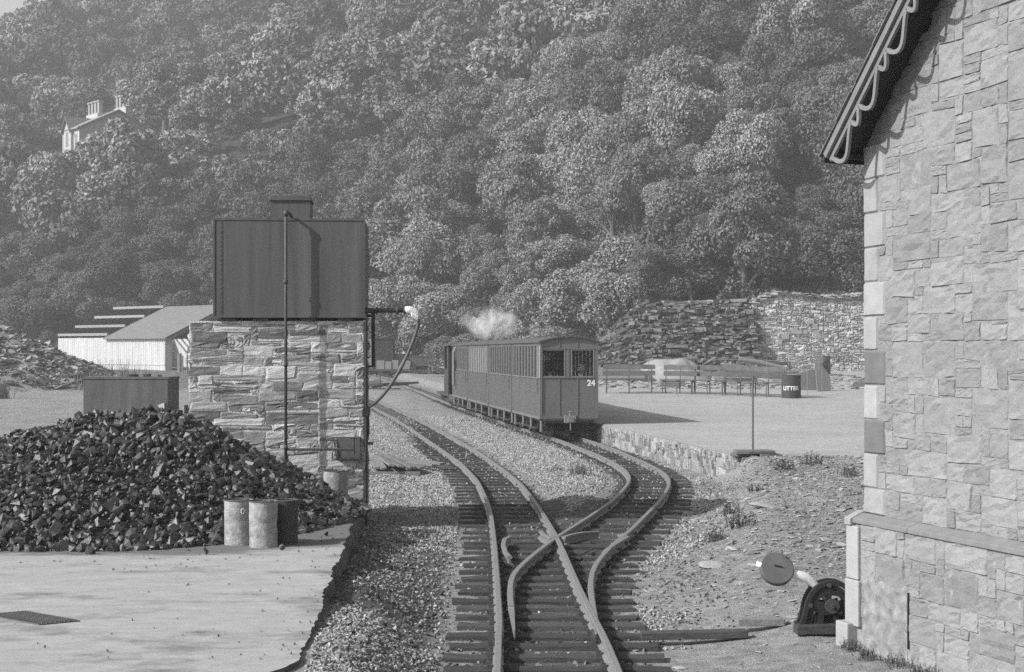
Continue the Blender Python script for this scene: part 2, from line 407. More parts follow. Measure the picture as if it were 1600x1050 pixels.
def hull(r, n=16, an=(1,1,1)):
    p = r.normal(size=(n,3)); p /= np.linalg.norm(p,axis=1)[:,None]; p *= r.uniform(.72,1.08,n)[:,None]; p *= np.array(an)
    bm_ = bmesh.new(); vs = [bm_.verts.new(v) for v in p]; bmesh.ops.convex_hull(bm_, input=vs)
    bmesh.ops.delete(bm_, geom=[v for v in bm_.verts if not v.link_faces], context='VERTS'); bmesh.ops.triangulate(bm_, faces=bm_.faces); bm_.verts.index_update()
    V = np.array([v.co[:] for v in bm_.verts]); F = np.array([[v.index for v in f.verts] for f in bm_.faces]); bm_.free(); return V, F
ROCKS = [hull(_r, 9, _r.uniform(.6,1.1,3)) for i in range(8)]
LUMPS = [hull(_r, int(_r.integers(10,20)), _r.uniform(.6,1.25,3)) for i in range(14)]
def chip_proto(r):
    n = 6; a = np.sort(r.uniform(0,2*np.pi,n)); a = np.arange(n)/n*2*np.pi + r.uniform(-.3,.3,n)
    rad = r.uniform(.6,1,n); asp = r.uniform(.4,.8)
    top = np.stack([rad*np.cos(a), asp*rad*np.sin(a), np.full(n,.09)], -1); bot = top*[1,1,-1]
    V = np.concatenate([top, bot, [[0,0,.09],[0,0,-.09]]]); F = []
    for i in range(n):
        j = (i+1)%n; F += [(i,j,12),(n+j,n+i,13),(i,n+i,n+j),(i,n+j,j)]
    return V, np.array(F)
CHIPS = [chip_proto(_r) for i in range(8)]

def pts_in(r, n, ymin, ymax, f):
    """n candidates, more of them near the camera; f(X,Y)->probability"""
    Y = ymin + (ymax-ymin)*r.uniform(0,1,n)**1.25; X = r.uniform(-7, 6, n)
    k = r.uniform(0,1,n) < f(X,Y); X, Y = X[k], Y[k]
    return X, Y
def clear_sleepers(X, Y, d=.0):
    lo = AL(Y)-.38; hi = np.where(Y<15.5, BR(Y)+.36, AR(Y)+.38)
    a = (X > lo+d) & (X < hi-d)
    b = (X > BL(Y)-.36) & (X < BR(Y)+.38) & (Y > 14.5)
    return a | b
def r_half(X): return _r.uniform(0,1,len(X))
def f_bal(X, Y):
    on = clear_sleepers(X, Y)
    # tapering patch between tracks, left shoulder, right shoulder
    mid = (X > AR(Y)) & (X < BL(Y)) & (Y > 17.2)
    lft = (X < AL(Y)) & (X > np.where(Y < 17.6, slabE(Y)+.04, -1.8-.12*(Y-17))) & ((Y < 9.7+fbm(X,Y,.6,2,4)*2) | (Y > 15.6+fbm(X,Y,.8,2,4)*3) | (r_half(X) < .12))
    rgt = (X > BR(Y)) & (X < BR(Y)+.50+fbm(X,Y,.8,3,8)*1.1) & (r_half(X) < .55) & (Y > 10.2)
    p = np.where(on, np.where(Y < 20, .015, .05), (mid|lft|rgt)*1.0)
    return p
X, Y = pts_in(_r, 640000, 7.5, 46, f_bal)
Z = gz(X, Y); S = _r.uniform(.009,.024,len(X))*(.8+.014*Y)
scatter('ballast_gravel', ROCKS, np.stack([X,Y,Z+S*.3],-1), S, _r, M['ballast'], kind='stuff', label='pale broken stone ballast lying beside and between the rails', category='ballast')
def f_cess(X, Y):
    on = clear_sleepers(X, Y)
    lft = (X < AL(Y)-.3) & (X > slabE(Y)+.03) & (Y < 17.5) & (Y > 8.2)
    rgt = (X > BR(Y)+.3) & (X < BR(Y)+1.0) & (Y > 10.5) & (Y < 23)
    return np.where(on, np.where(Y < 19, .22, .12), lft*.8+rgt*.35)
X, Y = pts_in(_r, 130000, 7.5, 34, f_cess)
Z = gz(X, Y); S = _r.uniform(.008,.024,len(X))
scatter('dirty_gravel', ROCKS, np.stack([X,Y,Z+S*.25],-1), S, _r, M['cess'], kind='stuff', label='dark oily stone and cinders trodden in along the track edge', category='gravel')
# slate chips on the bank
n = 22000
Y = _r.uniform(9.2, 23.4, n); e = np.where(Y<10.6, AR(Y), BR(Y)); X = e + .45 + _r.uniform(0,1,n)**.8*3.6
k = (_r.uniform(0,1,n) < np.interp(Y,[9,10.5,12.5,15,23.4],[.04,.10,.45,.8,.8])) & ~((X > 2.2+(9.92-Y)*.34) & (Y < 9.9))
X, Y = X[k], Y[k]; S = _r.uniform(.007,.028,len(X))*_r.choice([1,1,1,1,1,2.2],len(X))
scatter('slate_waste', CHIPS, np.stack([X,Y,gz(X,Y)+S*.05+.004],-1), S, _r, M['chip'], tilt=.38, kind='stuff', label='small flat chips of slate waste strewn over the bank', category='slate waste')

# ------------------------------------------------------------------ concrete slab (left)
def slab():
    ys = np.linspace(3.5, 18.4, 420); us = np.linspace(0,1,110)
    e = slabE(ys) + fbm(ys, ys*0, .5, 2, 31)*.05 + fbm(ys, ys*0, .07, 3, 35)*.035 - .35*(1-sst(ys,7.2,8.05))
    e = np.where((ys > 16.7), np.minimum(e, -3.6-(ys-16.7)*0), e) if False else e
    X = -13 + (e[:,None]+13)*np.power(us,.55)[None,:]; Y = np.repeat(ys[:,None], len(us), 1)
    Z = .253 + fbm(X,Y,1.5,3,12)*.010
    n, m_ = X.shape
    V = np.stack([X,Y,Z],-1).reshape(-1,3); idx = np.arange(n*m_).reshape(n,m_)
    F = np.stack([idx[:-1,:-1], idx[:-1,1:], idx[1:,1:], idx[1:,:-1]],-1).reshape(-1,4)
    # ragged side face
    rows = 7; base = len(V); sv = []
    for j in range(1, rows+1):
        q = j/rows; off = fbm(ys*2.5, ys*0+j*.8, .5, 5, 77)*.09 + .01*q
        sv.append(np.stack([e+off, ys, (.253-.03*(q>0))-.45*q+0*ys],-1))
    sv = np.concatenate(sv); V = np.concatenate([V, sv]); top = idx[:,-1]
    prev = top; SF = []
    for j in range(rows):
        cur = base + j*n + np.arange(n); SF.append(np.stack([prev[:-1], cur[:-1], cur[1:], prev[1:]],-1)); prev = cur
    SF = np.concatenate(SF)
    me = npmesh('concrete_slab', V, np.concatenate([F,SF]), np.concatenate([np.zeros(len(F)), np.ones(len(SF))]))
    a = me.attributes.new('dirt','FLOAT','POINT')
    XX, YY = V[:,0], V[:,1]
    d = .85*(1-sst(np.hypot((XX+3.6)/3.6,(YY-15)/3.0), .85, 1.12)); d = np.maximum(d, .55*sst(XX,-2.9,-2.2)*sst(YY,12.2,13.5))
    d = np.maximum(d, .42*sst(XX, slabE(YY)-.45, slabE(YY)-.02)); d = np.maximum(d, .30+0*XX)
    a.data.foreach_set('value', d.astype(np.float32))
    o = link_mesh('concrete_slab', me, [M['concrete'], M['slabside']]); o['kind'] = 'structure'
slab()

n = 1500; X = _r.uniform(-6,-1,n); Y = 8+8*_r.uniform(0,1,n)**1.2; e_ = slabE(Y); k = (X < e_-.02) & (_r.uniform(0,1,n) < .12+.88*np.exp(-(e_-X)/.22)+.35*(Y > 11.3)); X, Y = X[k], Y[k]; S = _r.uniform(.004,.013,len(X))
scatter('slab_grit', ROCKS, np.stack([X,Y,.255+S*.4],-1), S, _r, M['cess'], kind='stuff', label='grit and coal crumbs scattered over the concrete slab', category='grit')
# ------------------------------------------------------------------ track
RPROF = [(-.034,-.085),(.034,-.085),(.034,-.074),(.009,-.064),(.009,-.028),(.0225,-.022),(.0225,-.003),(.017,0),(-.017,0),(-.0225,-.003),(-.0225,-.022),(-.009,-.028),(-.009,-.064),(-.034,-.074)]
def rail(name, f, y0, y1, parent, dz=0., prof=RPROF, step=.4, pts=None):
    b = MB(); n = max(3, int((y1-y0)/step))
    if pts is None: pts = [(float(f(y)), float(y), float(baseZ(y))+dz) for y in np.linspace(y0, y1, n)]
    b.sweep(pts, prof); return b.build(name, M['rail'], parent)
trA = thing('railway_track', 'narrow gauge track of plain rails curving left past the water tower, forking at the front', 'railway track')
trB = thing('railway_track', 'narrow gauge track branching right at the points and running under the train', 'railway track')
rail('rail', AL, 4, 10.1, trA); rail('rail', AL, 10.106, 70, trA)
rail('rail', AR, 4, 10.6, trA); rail('rail', AR, 10.606, 15.38, trA); rail('rail', AR, 15.55, 70, trA)
# the right branch: blade, stock rail, crossing nose and wing rails
rail('rail', BL, 15.50, 108, trB, -.002)
rail('rail', BRn, 10.55, 29, trB, -.003); rail('rail', BR, 29.01, 108, trB, -.003)
bp = [(float(BL(y)), float(y), -.004) for y in np.linspace(11.3, 15.36, 14)]
rail('switch_blade', None, 0, 0, trB, pts=bp)
b = MB(); b.prism([(.012,10.35),(.022,10.35),(.0225+float(BL(11.3)),11.3),(-.0225+float(BL(11.3)),11.3)], -.075, -.012, lambda a,c,h: (a,c,h)); b.build('blade_tip', M['rail'], trB)
rail('wing_rail', None, 0, 0, trB, pts=[(.52,15.52,-.004),(.60,15.72,-.004),(.74,15.95,-.006),(.90,16.06,-.012)])
rail('wing_rail', None, 0, 0, trA, pts=[(.40,15.40,-.005),(.33,15.75,-.005),(.30,16.1,-.010)])
# check rails
for pts in ([(-.02,14.05,-.006),(-.062,14.35,-.004),(-.085,14.9,-.004),(-.075,15.35,-.004),(-.02,15.6,-.006)],):
    rail('check_rail', None, 0, 0, trA, pts=pts)
rail('check_rail', None, 0, 0, trB, pts=[(.86,14.35,-.01),(.90,14.55,-.004),(1.03,15.05,-.004),(1.17,15.55,-.004),(1.10,15.75,-.008)])
b = MB(); b.tube([(.62,14.55,-.08),(.80,15.05,-.06)], .009, 6); b.box((.60,14.5,-.085),(.10,.05,.02)); b.build('stretcher_rod', M['iron'], trB)
# joint plates and bolts near the foot of the picture
def plate(x, y, side, par, l=.34):
    b = MB(); b.box((x+side*.021, y, -.044), (.014, l, .034)); 
    for k in (-.3,-.1,.1,.3): b.box((x+side*.032, y+k*l, -.044), (.014,.018,.018))
    b.build('fishplate', M['iron'], par)
plate(float(AL(10.1)), 10.1, 1, trA); plate(float(AL(10.1)), 10.1, -1, trA); plate(float(AR(10.45))-.02, 10.3, -1, trA); plate(float(AR(10.6)), 10.2, 1, trA, .28)
# sleepers
def sleeper_mesh(b, x0, x1, y, z, chairs, r, wd=.17, tilt=0.):
    cx, L_ = (x0+x1)/2, x1-x0; rot = Matrix.Rotation(tilt, 3, 'Z')
    n = 8; vs = []; fs = []
    for i in range(n+1):
        u = -L_/2 + L_*i/n; e = .012
        j = [r.uniform(-e,e) for _ in range(4)]
        for (yy, zz), q in zip(((-wd/2,-.13),(wd/2,-.13),(wd/2-.012,0),(-wd/2+.012,0)), j): vs.append(rot @ Vector((u + (r.uniform(-.02,.02) if i in (0,n) else 0), yy+q, zz+(q*.45 if zz==0 else 0)))+Vector((cx,y,z)))
    for i in range(n):
        for k in range(4): fs.append((i*4+k, i*4+(k+1)%4, (i+1)*4+(k+1)%4, (i+1)*4+k))
    fs += [(3,2,1,0), tuple(n*4+k for k in range(4))]
    b.mi = 0; b.add(vs, fs); b.mi = 1
    for c in chairs:
        for s_ in (-1,1):
            b.box(rot @ Vector((c-cx+s_*.052, 0, .014))+Vector((cx,y,z)), (.034,.07,.030), rot)
            b.box(rot @ Vector((c-cx+s_*.062, .0, .034))+Vector((cx,y,z)), (.018,.022,.022), rot)
SM = [M['sleeper'], M['iron']]
y = 7.6; i = 0
while y < 15.6:
    lo = float(AL(y))-.33+rnd.uniform(-.03,.03); hi = (float(BR(y)) if y > 10.6 else float(AR(y)))+.36+rnd.uniform(-.06,.05)
    if y > 11.8: lo -= .0
    ch = [float(AL(y)), float(AR(y))] + ([float(BR(y))] if y > 12 else []) + ([float(BL(y))] if 12 < y < 15 else [])
    b = MB(); sleeper_mesh(b, lo, hi, y, -.086+rnd.uniform(-.006,.002), ch, rnd, rnd.uniform(.16,.20), rnd.uniform(-.012,.012)); b.build('sleeper', SM, trA)
    y += rnd.uniform(.34,.40) if y < 12 else rnd.uniform(.36,.46); i += 1
def run_sleepers(fl, fr, y0, y1, par, step0, nmax):
    pr = []
    for q in range(4):
        b = MB(); r2 = random.Random(50+q); sleeper_mesh(b, -.64, .64, 0, 0, [-.305,.305], r2, .17); o = b.build('sleeper', SM, par); pr.append(o.data); bpy.data.objects.remove(o)
    y = y0; k = 0
    while y < y1 and k < nmax:
        a, c = float(fl(y)), float(fr(y)); a2, c2 = float(fl(y+.3)), float(fr(y+.3)); dx = ((a2+c2)-(a+c))/2; th = math.atan2(-dx, .3)
        o = bpy.data.objects.new('sleeper', pr[k%4]); col.objects.link(o); o.parent = par
        o.location = ((a+c)/2+rnd.uniform(-.03,.03), y, float(baseZ(y))-.086+rnd.uniform(-.01,.0)); o.rotation_euler = (0,0,th+rnd.uniform(-.02,.02)); k += 1; y += step0*rnd.uniform(.92,1.08)*math.cos(th)
run_sleepers(AL, AR, 15.75, 60, trA, .50, 74)
run_sleepers(BL, BR, 15.9, 60, trB, .50, 90)
# far siding where the wagons stand
trC = thing('railway_track', 'distant siding carrying the tip wagon and flat wagon', 'railway track', (0,96,0))
for dy in (-.3,.3):
    b = MB(); b.sweep([(-20,dy,.38),(-4.2,dy-.3,.38)], [(-.03,-.06),(.03,-.06),(.03,0),(-.03,0)]); b.build('rail', M['rail'], trC)
for k in range(26):
    b = MB(); b.box((-17+k*.5, -.1, .29),(.16,1.3,.1)); b.build('sleeper', M['sleeper'], trC)
# bent spare rails lying by the far points
b = MB(); b.sweep([(-6.9,72,.34),(-6.2,71.9,.40),(-5.6,72.6,.42),(-5.0,73.6,.42),(-4.6,75,.42)], [(-.05,-.1),(.05,-.1),(.05,0),(-.05,0)])
b.sweep([(-6.4,70.0,.30),(-5.9,70.4,.38),(-5.3,71.2,.40),(-4.9,72.3,.40)], [(-.05,-.1),(.05,-.1),(.05,0),(-.05,0)])
tag(b.build('curved_rails', M['iron']), 'dark curved check rails of the distant points beyond the water hose', 'rails')

# ------------------------------------------------------------------ stone wall generator
def pack(nc, nr, wch, hch, r, pre=()):
    used = np.zeros((nr, nc), bool); out = []
    for (c, rr, w_, h_, tagv) in pre:
        used[rr:rr+h_, c:c+w_] = True
    for rr in range(nr):
        for c in range(nc):
            if used[rr,c]: continue
            w_ = min(int(r.choice(wch)), nc-c); h_ = min(int(r.choice(hch)), nr-rr)
            if r.uniform() < .45: h_ = min(max(h_, w_), nr-rr) if len(hch) < 8 and max(hch) >= 3 and max(wch) <= 4 else h_
            k = 0
            while k < w_ and not used[rr,c+k]: k += 1
            w_ = k
            while h_ > 1 and used[rr:rr+h_, c:c+w_].any(): h_ -= 1
            used[rr:rr+h_, c:c+w_] = True; out.append((c,rr,w_,h_))
    return out
def pack_blocks(nc, nr, sizes, r, pre=()):
    """big blocks first at random places, then smaller ones, so that no run of thin uprights is left"""
    used = np.zeros((nr, nc), bool); out = []
    for q in pre: used[q[1]:q[1]+q[3], q[0]:q[0]+q[2]] = True
    for (w_, h_, share) in sizes:
        for _ in range(int(nc*nr*share)):
            c_, r_ = int(r.integers(0, nc-w_+1)), int(r.integers(0, nr-h_+1))
            if not used[r_:r_+h_, c_:c_+w_].any(): used[r_:r_+h_, c_:c_+w_] = True; out.append((c_,r_,w_,h_))
    for r_ in range(nr):
        c_ = 0
        while c_ < nc:
            if used[r_,c_]: c_ += 1; continue
            k = 1; m_ = int(r.choice([1,2,2,3]))
            while k < m_ and c_+k < nc and not used[r_,c_+k]: k += 1
            h_ = 2 if k == 1 and r_+1 < nr and not used[r_+1,c_] else 1
            used[r_:r_+h_, c_:c_+k] = True; out.append((c_,r_,k,h_)); c_ += k
    return out
BLK = [(4,4,.010),(5,3,.012),(4,3,.05),(3,4,.03),(3,3,.14),(4,2,.08),(3,2,.30),(2,3,.15),(2,2,.8)]
def stones_np(rects, cw, ch, r, gap=.006, lift=.012, rough=.006, jit=.004, n=6, seed=1, out_var=.4, courses=0.):
    """rects in cells -> verts (u, v, depth outward), quads"""
    P = np.array([0,.05,.32,.64,.95,1.]) if n == 6 else np.linspace(0,1,n)
    if n == 8: P = np.array([0,.025,.18,.4,.62,.83,.975,1.])
    if n == 4: P = np.array([0,.12,.88,1.])
    k = len(P); Vs, Fs = [], []; o = 0
    for (c, rr, w_, h_) in rects:
        u0, u1, v0, v1 = c*cw+gap/2, (c+w_)*cw-gap/2, rr*ch+gap/2, (rr+h_)*ch-gap/2
        cor = r.normal(0, jit, (4,2)); U, W_ = np.meshgrid(P, P)
        q = [(1-U)*(1-W_), U*(1-W_), U*W_, (1-U)*W_]
        uu = u0+(u1-u0)*U + sum(q[i]*cor[i,0] for i in range(4)); vv = v0+(v1-v0)*W_ + sum(q[i]*cor[i,1] for i in range(4))
        if courses: vv = vv + fbm(uu, vv, .9, 2, seed+3)*courses
        inner = np.ones((k,k)); inner[0]=inner[-1]=0; inner[:,0]=inner[:,-1]=0
        ring = np.zeros((k,k)); 
        if k == 6: ring[1,1:-1]=ring[-2,1:-1]=1; ring[1:-1,1]=ring[1:-1,-2]=1
        h = lift*(1+r.uniform(-out_var,out_var)); tx, ty = r.normal(0,.06,2)
        d = inner*(h*(1+tx*(U-.5)*2+ty*(W_-.5)*2) + r.normal(0, rough*(min(1,.25+w_*h_/12) if k == 8 else 1), (k,k))*(1-ring*.6)) - ring*h*.18
        if k == 8: d = np.maximum(d, -.001)*(U*0+1); d[0]=d[-1]=0; d[:,0]=d[:,-1]=0
        if k == 6: uu[1:-1,1:-1] += r.normal(0, rough*.6, (4,4)); vv[1:-1,1:-1] += r.normal(0, rough*.6, (4,4))
        Vs.append(np.stack([uu,vv,d],-1).reshape(-1,3))
        idx = np.arange(k*k).reshape(k,k)+o; Fs.append(np.stack([idx[:-1,:-1],idx[:-1,1:],idx[1:,1:],idx[1:,:-1]],-1).reshape(-1,4)); o += k*k
    return np.concatenate(Vs), np.concatenate(Fs)
def wall_mesh(name, V, F, f, m, parent, smooth=False):
    """f maps arrays (u,v,d)->xyz"""
    return link_mesh(name, npmesh(name, f(V[:,0],V[:,1],V[:,2]), F), m, parent, smooth)

# ------------------------------------------------------------------ station building on the right
ux, uy = .322, -.947
bld = thing('stone_building', 'squared rubble stone building at the right edge with a scalloped bargeboard', 'building', (2.28,9.92,0), math.atan2(uy,ux))
rs = np.random.default_rng(11)
TA = .936      # tan of the roof pitch
cell = .0733; cwd = .112; nc, nr = 47, 62; z0 = .823; fc, fw = .055, .082
pre = []; rr = 0; darks = []; lights = []
for k, h_ in enumerate([2,3,3,3,3,3,3,3,3,3,3]):
    w_ = 2 if k % 2 == 0 else 1
    pre.append((0, rr, w_, h_, k)); rr += h_
pf = [(0, int(round(r_*cell/fc)), int(math.ceil(w_*cwd/fw-.15)), int(round((r_+h_)*cell/fc))-int(round(r_*cell/fc)), k) for (c_,r_,w_,h_,k) in pre]
rects = pack_blocks(64, 84, BLK, rs, pf)
rects = [q for q in rects if (q[1]*fc+z0) < 3.16+TA*((q[0]+q[2]/2)*fw)+.1 and q[0]*fw < 5.1]
V, F = stones_np(rects, fw, fc, rs, gap=.005, lift=.0045, rough=.0040, jit=.0045, n=8, out_var=.9)
wall_mesh('wall', V, F, lambda u,v,d: np.stack([u, -d, v+z0],-1), M['stone'], bld)
for (c, rr, w_, h_, k), pq in zip(pre, pf):
    V, F = stones_np([(pq[0],pq[1],pq[2],pq[3])], fw, fc, rs, gap=.005, lift=.013, rough=.0015, jit=.001)
    o = wall_mesh('quoin', V, F, lambda u,v,d: np.stack([u-.004, -d, v+z0],-1), M['darkstone'] if k in (2,4) else M['dressed'], bld)
    b = MB(); b.bb(-.006, .0, .001, .24, pq[1]*fc+z0+.003, (pq[1]+pq[3])*fc+z0-.003); b.build('quoin_return', M['darkstone'] if k in (2,4) else M['dressed'], o)
    if k in (2,4): o['label'] = 'dark smooth corner stone'
# core of the wall (mortar plane), gable shaped
b = MB(); b.prism([(0,-.3),(5.2,-.3),(5.2,3.14+TA*5.2),(0,3.14)], .0005, .35, lambda a,c,h: (a, h, c))
b.bb(.002,.34,.351,5.0,-.3,3.1); b.build('wall_core', M['mortar'], bld)
# plinth
nr2 = 19; r2 = pack_blocks(64, nr2, BLK, rs, [(0,0,1,19,0)])
zb = .765-nr2*fc
keep = [q for q in r2 if not ((q[0]+q[2]/2)*fw > .16 and (q[0]+q[2]/2)*fw < .60 and (q[1]+q[3])*fc+zb < .50)]
V, F = stones_np(keep, fw, fc, rs, gap=.0055, lift=.006, rough=.004, jit=.0045, n=8, out_var=.9)
wall_mesh('plinth', V, F, lambda u,v,d: np.stack([u, -.075-d, v+zb],-1), M['stone'], bld)
b = MB(); b.bb(.01,5.2,-.075,-.0008,-.3,.764); b.build('plinth_core', M['mortar'], bld)
b = MB(); 
for s0, s1 in ((.0,.62),(.624,1.9),(1.904,3.2),(3.204,5.2)):
    b.prism([(-.075-.020,.762),(-.0012,.762),(-.0012,.823),(-.02,.823),(-.095,.792)], s0+.001, s1, lambda a,c,h: (h, a, c))
b.build('plinth_cap', M['capstone'], bld, bevel=.004)
b = MB(); b.prism([(-.09-.020,.745),(.05,.745),(.05,.835),(-.01,.835),(-.11,.79)], -.075, -.0005, lambda a,c,h: (h, a, c)); b.build('plinth_cap', M['dressed'], bld, bevel=.004)
for zz0, zz1, xx0, xx1, yy in ((.40,.743,-.072,.07,-.098),(.10,.396,-.078,.085,-.104),(-.15,.12,-.115,.03,-.150)):
    b = MB(); b.bb(xx0, xx1, yy, .0, zz0, zz1); b.build('corner_block', M['dressed'], bld, bevel=.008)
# rough render patch low on the plinth, and a slot beside it
pu, pv = np.meshgrid(np.linspace(.10,.60,40), np.linspace(-.28,.44,50))
dd = .012+fbm(pu,pv,.10,4,5)*.03; dd *= sst(pu,.10,.13)*(1-sst(pu,.575,.60))*(1-sst(pv,.40-.05*0,.44))
V = np.stack([pu,pv,dd],-1).reshape(-1,3); idx = np.arange(2000).reshape(50,40)
wall_mesh('render_patch', V, np.stack([idx[:-1,:-1],idx[:-1,1:],idx[1:,1:],idx[1:,:-1]],-1).reshape(-1,4), lambda u,v,d: np.stack([u,-.077-d,v],-1), M['mortar'], bld, True)
b = MB(); b.bb(.615,.624,-.088,-.06,.06,.40); b.build('pipe_chase', M['black'], bld)
# roof: boards, slates and verge
al = math.atan(TA); ca, sa = math.cos(al), math.sin(al)
def rp(t, w_, y): return (t*ca + w_*sa + .0, y, 3.17 + t*sa - w_*ca)     # t up the slope, w below the soffit line
b = MB(); b.prism([(-.07,-.030),(6.5,-.030),(6.5,-.005),(-.07,-.005)], -.225, 5, lambda a,c,h: rp(a,c,h)); b.build('soffit_boards', M['black'], bld)
b = MB()
for k in range(44):
    for j, y0_ in enumerate((-.275,)):
        t0 = -.12+k*.15; q = rnd.uniform(-.012,.012)
        b.prism([(t0+q,-.046),(t0+.235,-.041),(t0+.235,-.036),(t0+q,-.037)], y0_+rnd.uniform(-.01,.008), -.03, lambda a,c,h: rp(a,c-.004*(k%2),h))
b.bb(0,0,0,0,0,0) if False else None
b.prism([(-.12,-.040),(6.5,-.040),(6.5,-.031),(-.12,-.031)], -.03, 5, lambda a,c,h: rp(a,c,h))
b.build('roof', M['slate'], bld)
b = MB(); b.prism([(-.08,-.034),(6.5,-.034),(6.5,.012),(-.08,.012)], -.262, -.238, lambda a,c,h: rp(a,c,h)); b.build('verge_moulding', M['barge'], bld, bevel=.004)
b = MB(); b.prism([(-.078,-.02),(6.5,-.02),(6.5,.046),(-.078,.046)], -.2375, -.218, lambda a,c,h: rp(a,c,h))
t = -.05
while t < 6.0:
    for L_, A in ((.30,.115),(.125,.070)):
        tu = t+L_; pts = []
        for i in range(15):
            s_ = i/14; pts.append((tu-L_*s_, .044 + A*math.sin(math.pi*s_**1.75)**.8))
        b.ribbon(pts, .027, -.2374, -.2185, lambda a,c,h: rp(a,c,h))
        t = tu
b.build('bargeboard', M['barge'], bld)
b = MB(); b.bb(-.08,-.007,-.236,.5,3.105,3.132); b.bb(-.092,-.081,-.25,5,3.08,3.145); b.build('eaves_board', M['black'], bld)

# ------------------------------------------------------------------ water tower
tw = thing('water_tower', 'square rubble stone pier carrying a riveted dark iron water tank', 'water tower', (-1.635,16.9,0), R(3.6))
cw, ch = .085, .036; nc, nr = 23, 69
rects = pack(nc, nr, [1,2,3,3,4,5,7], [1,1,1,2,2,3], rs)
V, F = stones_np(rects, cw, ch, rs, gap=.010, lift=.0045, rough=.0035, jit=.011, out_var=1.2, courses=.06)
Wp = 1.89; Zt = 2.20
def pier_face(u,v,d): return np.stack([-Wp+u*Wp/1.955, -d, -.30+v], -1)
wall_mesh('pier', V, F, pier_face, M['rubble'], tw)
rects = pack(17, nr, [1,2,3,4,5], [1,1,2,2,3,4], rs)
for f in (lambda u,v,d: np.stack([0*u+d, u, -.30+v],-1), lambda u,v,d: np.stack([-Wp-d, 1.45-u, -.30+v],-1)):
    V, F = stones_np(rects, cw, ch, rs, gap=.012, lift=.014, rough=.007, jit=.008, out_var=.8, courses=.05)
    wall_mesh('pier_side', V, F, f, M['rubble'], tw)
b = MB(); b.bb(-Wp,-.001,.003,1.45,-.3,Zt); b.build('pier_core', M['lime'], tw)
b = MB(); b.bb(-1.625,.012,-.035,1.5,2.236,3.318); o = b.build('tank', M['tank'], tw, bevel=.006)
b = MB()
for zz in (2.236,3.30): b.bb(-1.632,.019,-.042,-.034,zz,zz+.018)
for xx in (-1.632,.001): b.bb(xx,xx+.018,-.0425,-.0345,2.256,3.298)
b.bb(-1.62,.01,-.03,1.49,3.318,3.326); b.build('tank_edging', M['tank'], o)
b = MB(); b.bb(-1.54,-1.530,-.039,-.034,2.27,3.29)
for k in range(20): b.box((-1.552,-.037,2.30+k*.051),(.007,.007,.007))
b.build('seam', M['iron'], o)
b = MB()
for xx in (-1.55,-1.2,-.68,-.28): b.bb(xx,xx+.16,-.03,1.45,2.203,2.234)
b.bb(-1.60,-.02,0.06,1.4,2.203,2.215); b.build('bearer', M['black'], tw)
b = MB(); b.bb(-1.04,-.60,.25,.72,3.327,3.545); b.build('vent_box', M['tank'], tw)
b = MB(); b.prism([(-1.055,3.545),(-.585,3.545),(-.605,3.605),(-1.035,3.605)], .23, .74, lambda a,c,h:(a,h,c)); b.build('vent_lid', M['tank'], tw, bevel=.004)
b = MB(); b.tube([(-.835,-.155,.2),(-.835,-.155,3.36),(-.82,-.13,3.385),(-.80,-.02,3.37),(-.79,.15,3.34)], .017, 10)
for zz in (.8,1.7,2.6): b.lathe([(.023,0),(.023,.05)], (-.835,-.155,zz), 10)
b.lathe([(.022,-.03),(.026,.0),(.022,.03)], (-.835,-.155,3.365), 10); b.build('fill_pipe', M['iron'], tw, True)
b = MB(); b.tube([(-.835,-.155,.80),(-.10,-.155,.80)], .014, 8); b.tube([(-.10,-.155,.80),(-.10,-.17,.92)], .012, 8); b.tube([(-.135,-.17,.925),(-.065,-.17,.925)], .010, 8)
b.tube([(-.10,-.155,.80),(-.10,-.155,.74)], .013, 8); b.build('tap_pipe', M['iron'], tw)
b = MB(); b.bb(-.29,-.035,-.045,.01,.70,.93); b.build('cover_plate', M['rustiron'], tw, bevel=.003)
b = MB(); b.bb(-.30,-.02,-.06,.01,.685,.70); b.tube([(-.29,-.06,.70),(-.33,-.06,.93)], .008, 6); b.build('cover_ledge', M['iron'], tw)
b = MB(); b.tube([(.03,-.03,2.2),(.03,-.035,1.6),(.032,-.03,.9),(.03,-.02,-.05)], .017, 8); b.build('drain_pipe', M['black'], tw)
for k in range(4):
    pass
# spout, bracket, canvas wrap, hose
b = MB(); b.tube([(-.02,.10,2.318),(.12,.10,2.318)], .030, 12); b.tube([(.12,.10,2.318),(.50,.10,2.325)], .026, 12)
for xx in (.02,.13,.36,.44): b.tube([(xx,.10,2.318),(xx+.022,.10,2.318)], .040, 12)
b.build('spout', M['iron'], tw, True)
b = MB(); b.tube([(.03,.10,2.26),(.12,.10,2.26)], .016, 8); b.tube([(.105,.10,2.30),(.105,.10,1.70)], .021, 10); b.tube([(.0,.10,1.80),(.07,.10,1.80),(.07,.10,1.83)], .008, 6); b.tube([(.0,.10,1.70),(.105,.10,1.70)], .012, 6); b.build('bracket', M['black'], tw)
b = MB(); r3 = random.Random(5)
pts = [(.455,.10,2.325),(.50,.10,2.325),(.54,.10,2.315),(.575,.10,2.29),(.600,.10,2.255),(.608,.10,2.225)]
b.tube(pts, [.040,.044,.046,.044,.042,.022], 14); o = b.build('canvas_wrap', M['canvas'], tw, True)
b = MB()
for k in range(4): b.tube([(.53+k*.018,.075,2.30-k*.010),(.538+k*.018,.052,2.26-k*.012),(.55+k*.016,.07,2.225-k*.008)], [.012,.016,.006], 8)
b.build('canvas_fold', M['canvas'], o, True)
hp = [(.607,.10,2.24),(.595,.10,2.14),(.560,.10,2.02),(.500,.09,1.87),(.43,.08,1.72),(.345,.06,1.57),(.25,.03,1.43),(.15,.0,1.32),(.06,-.02,1.255)]
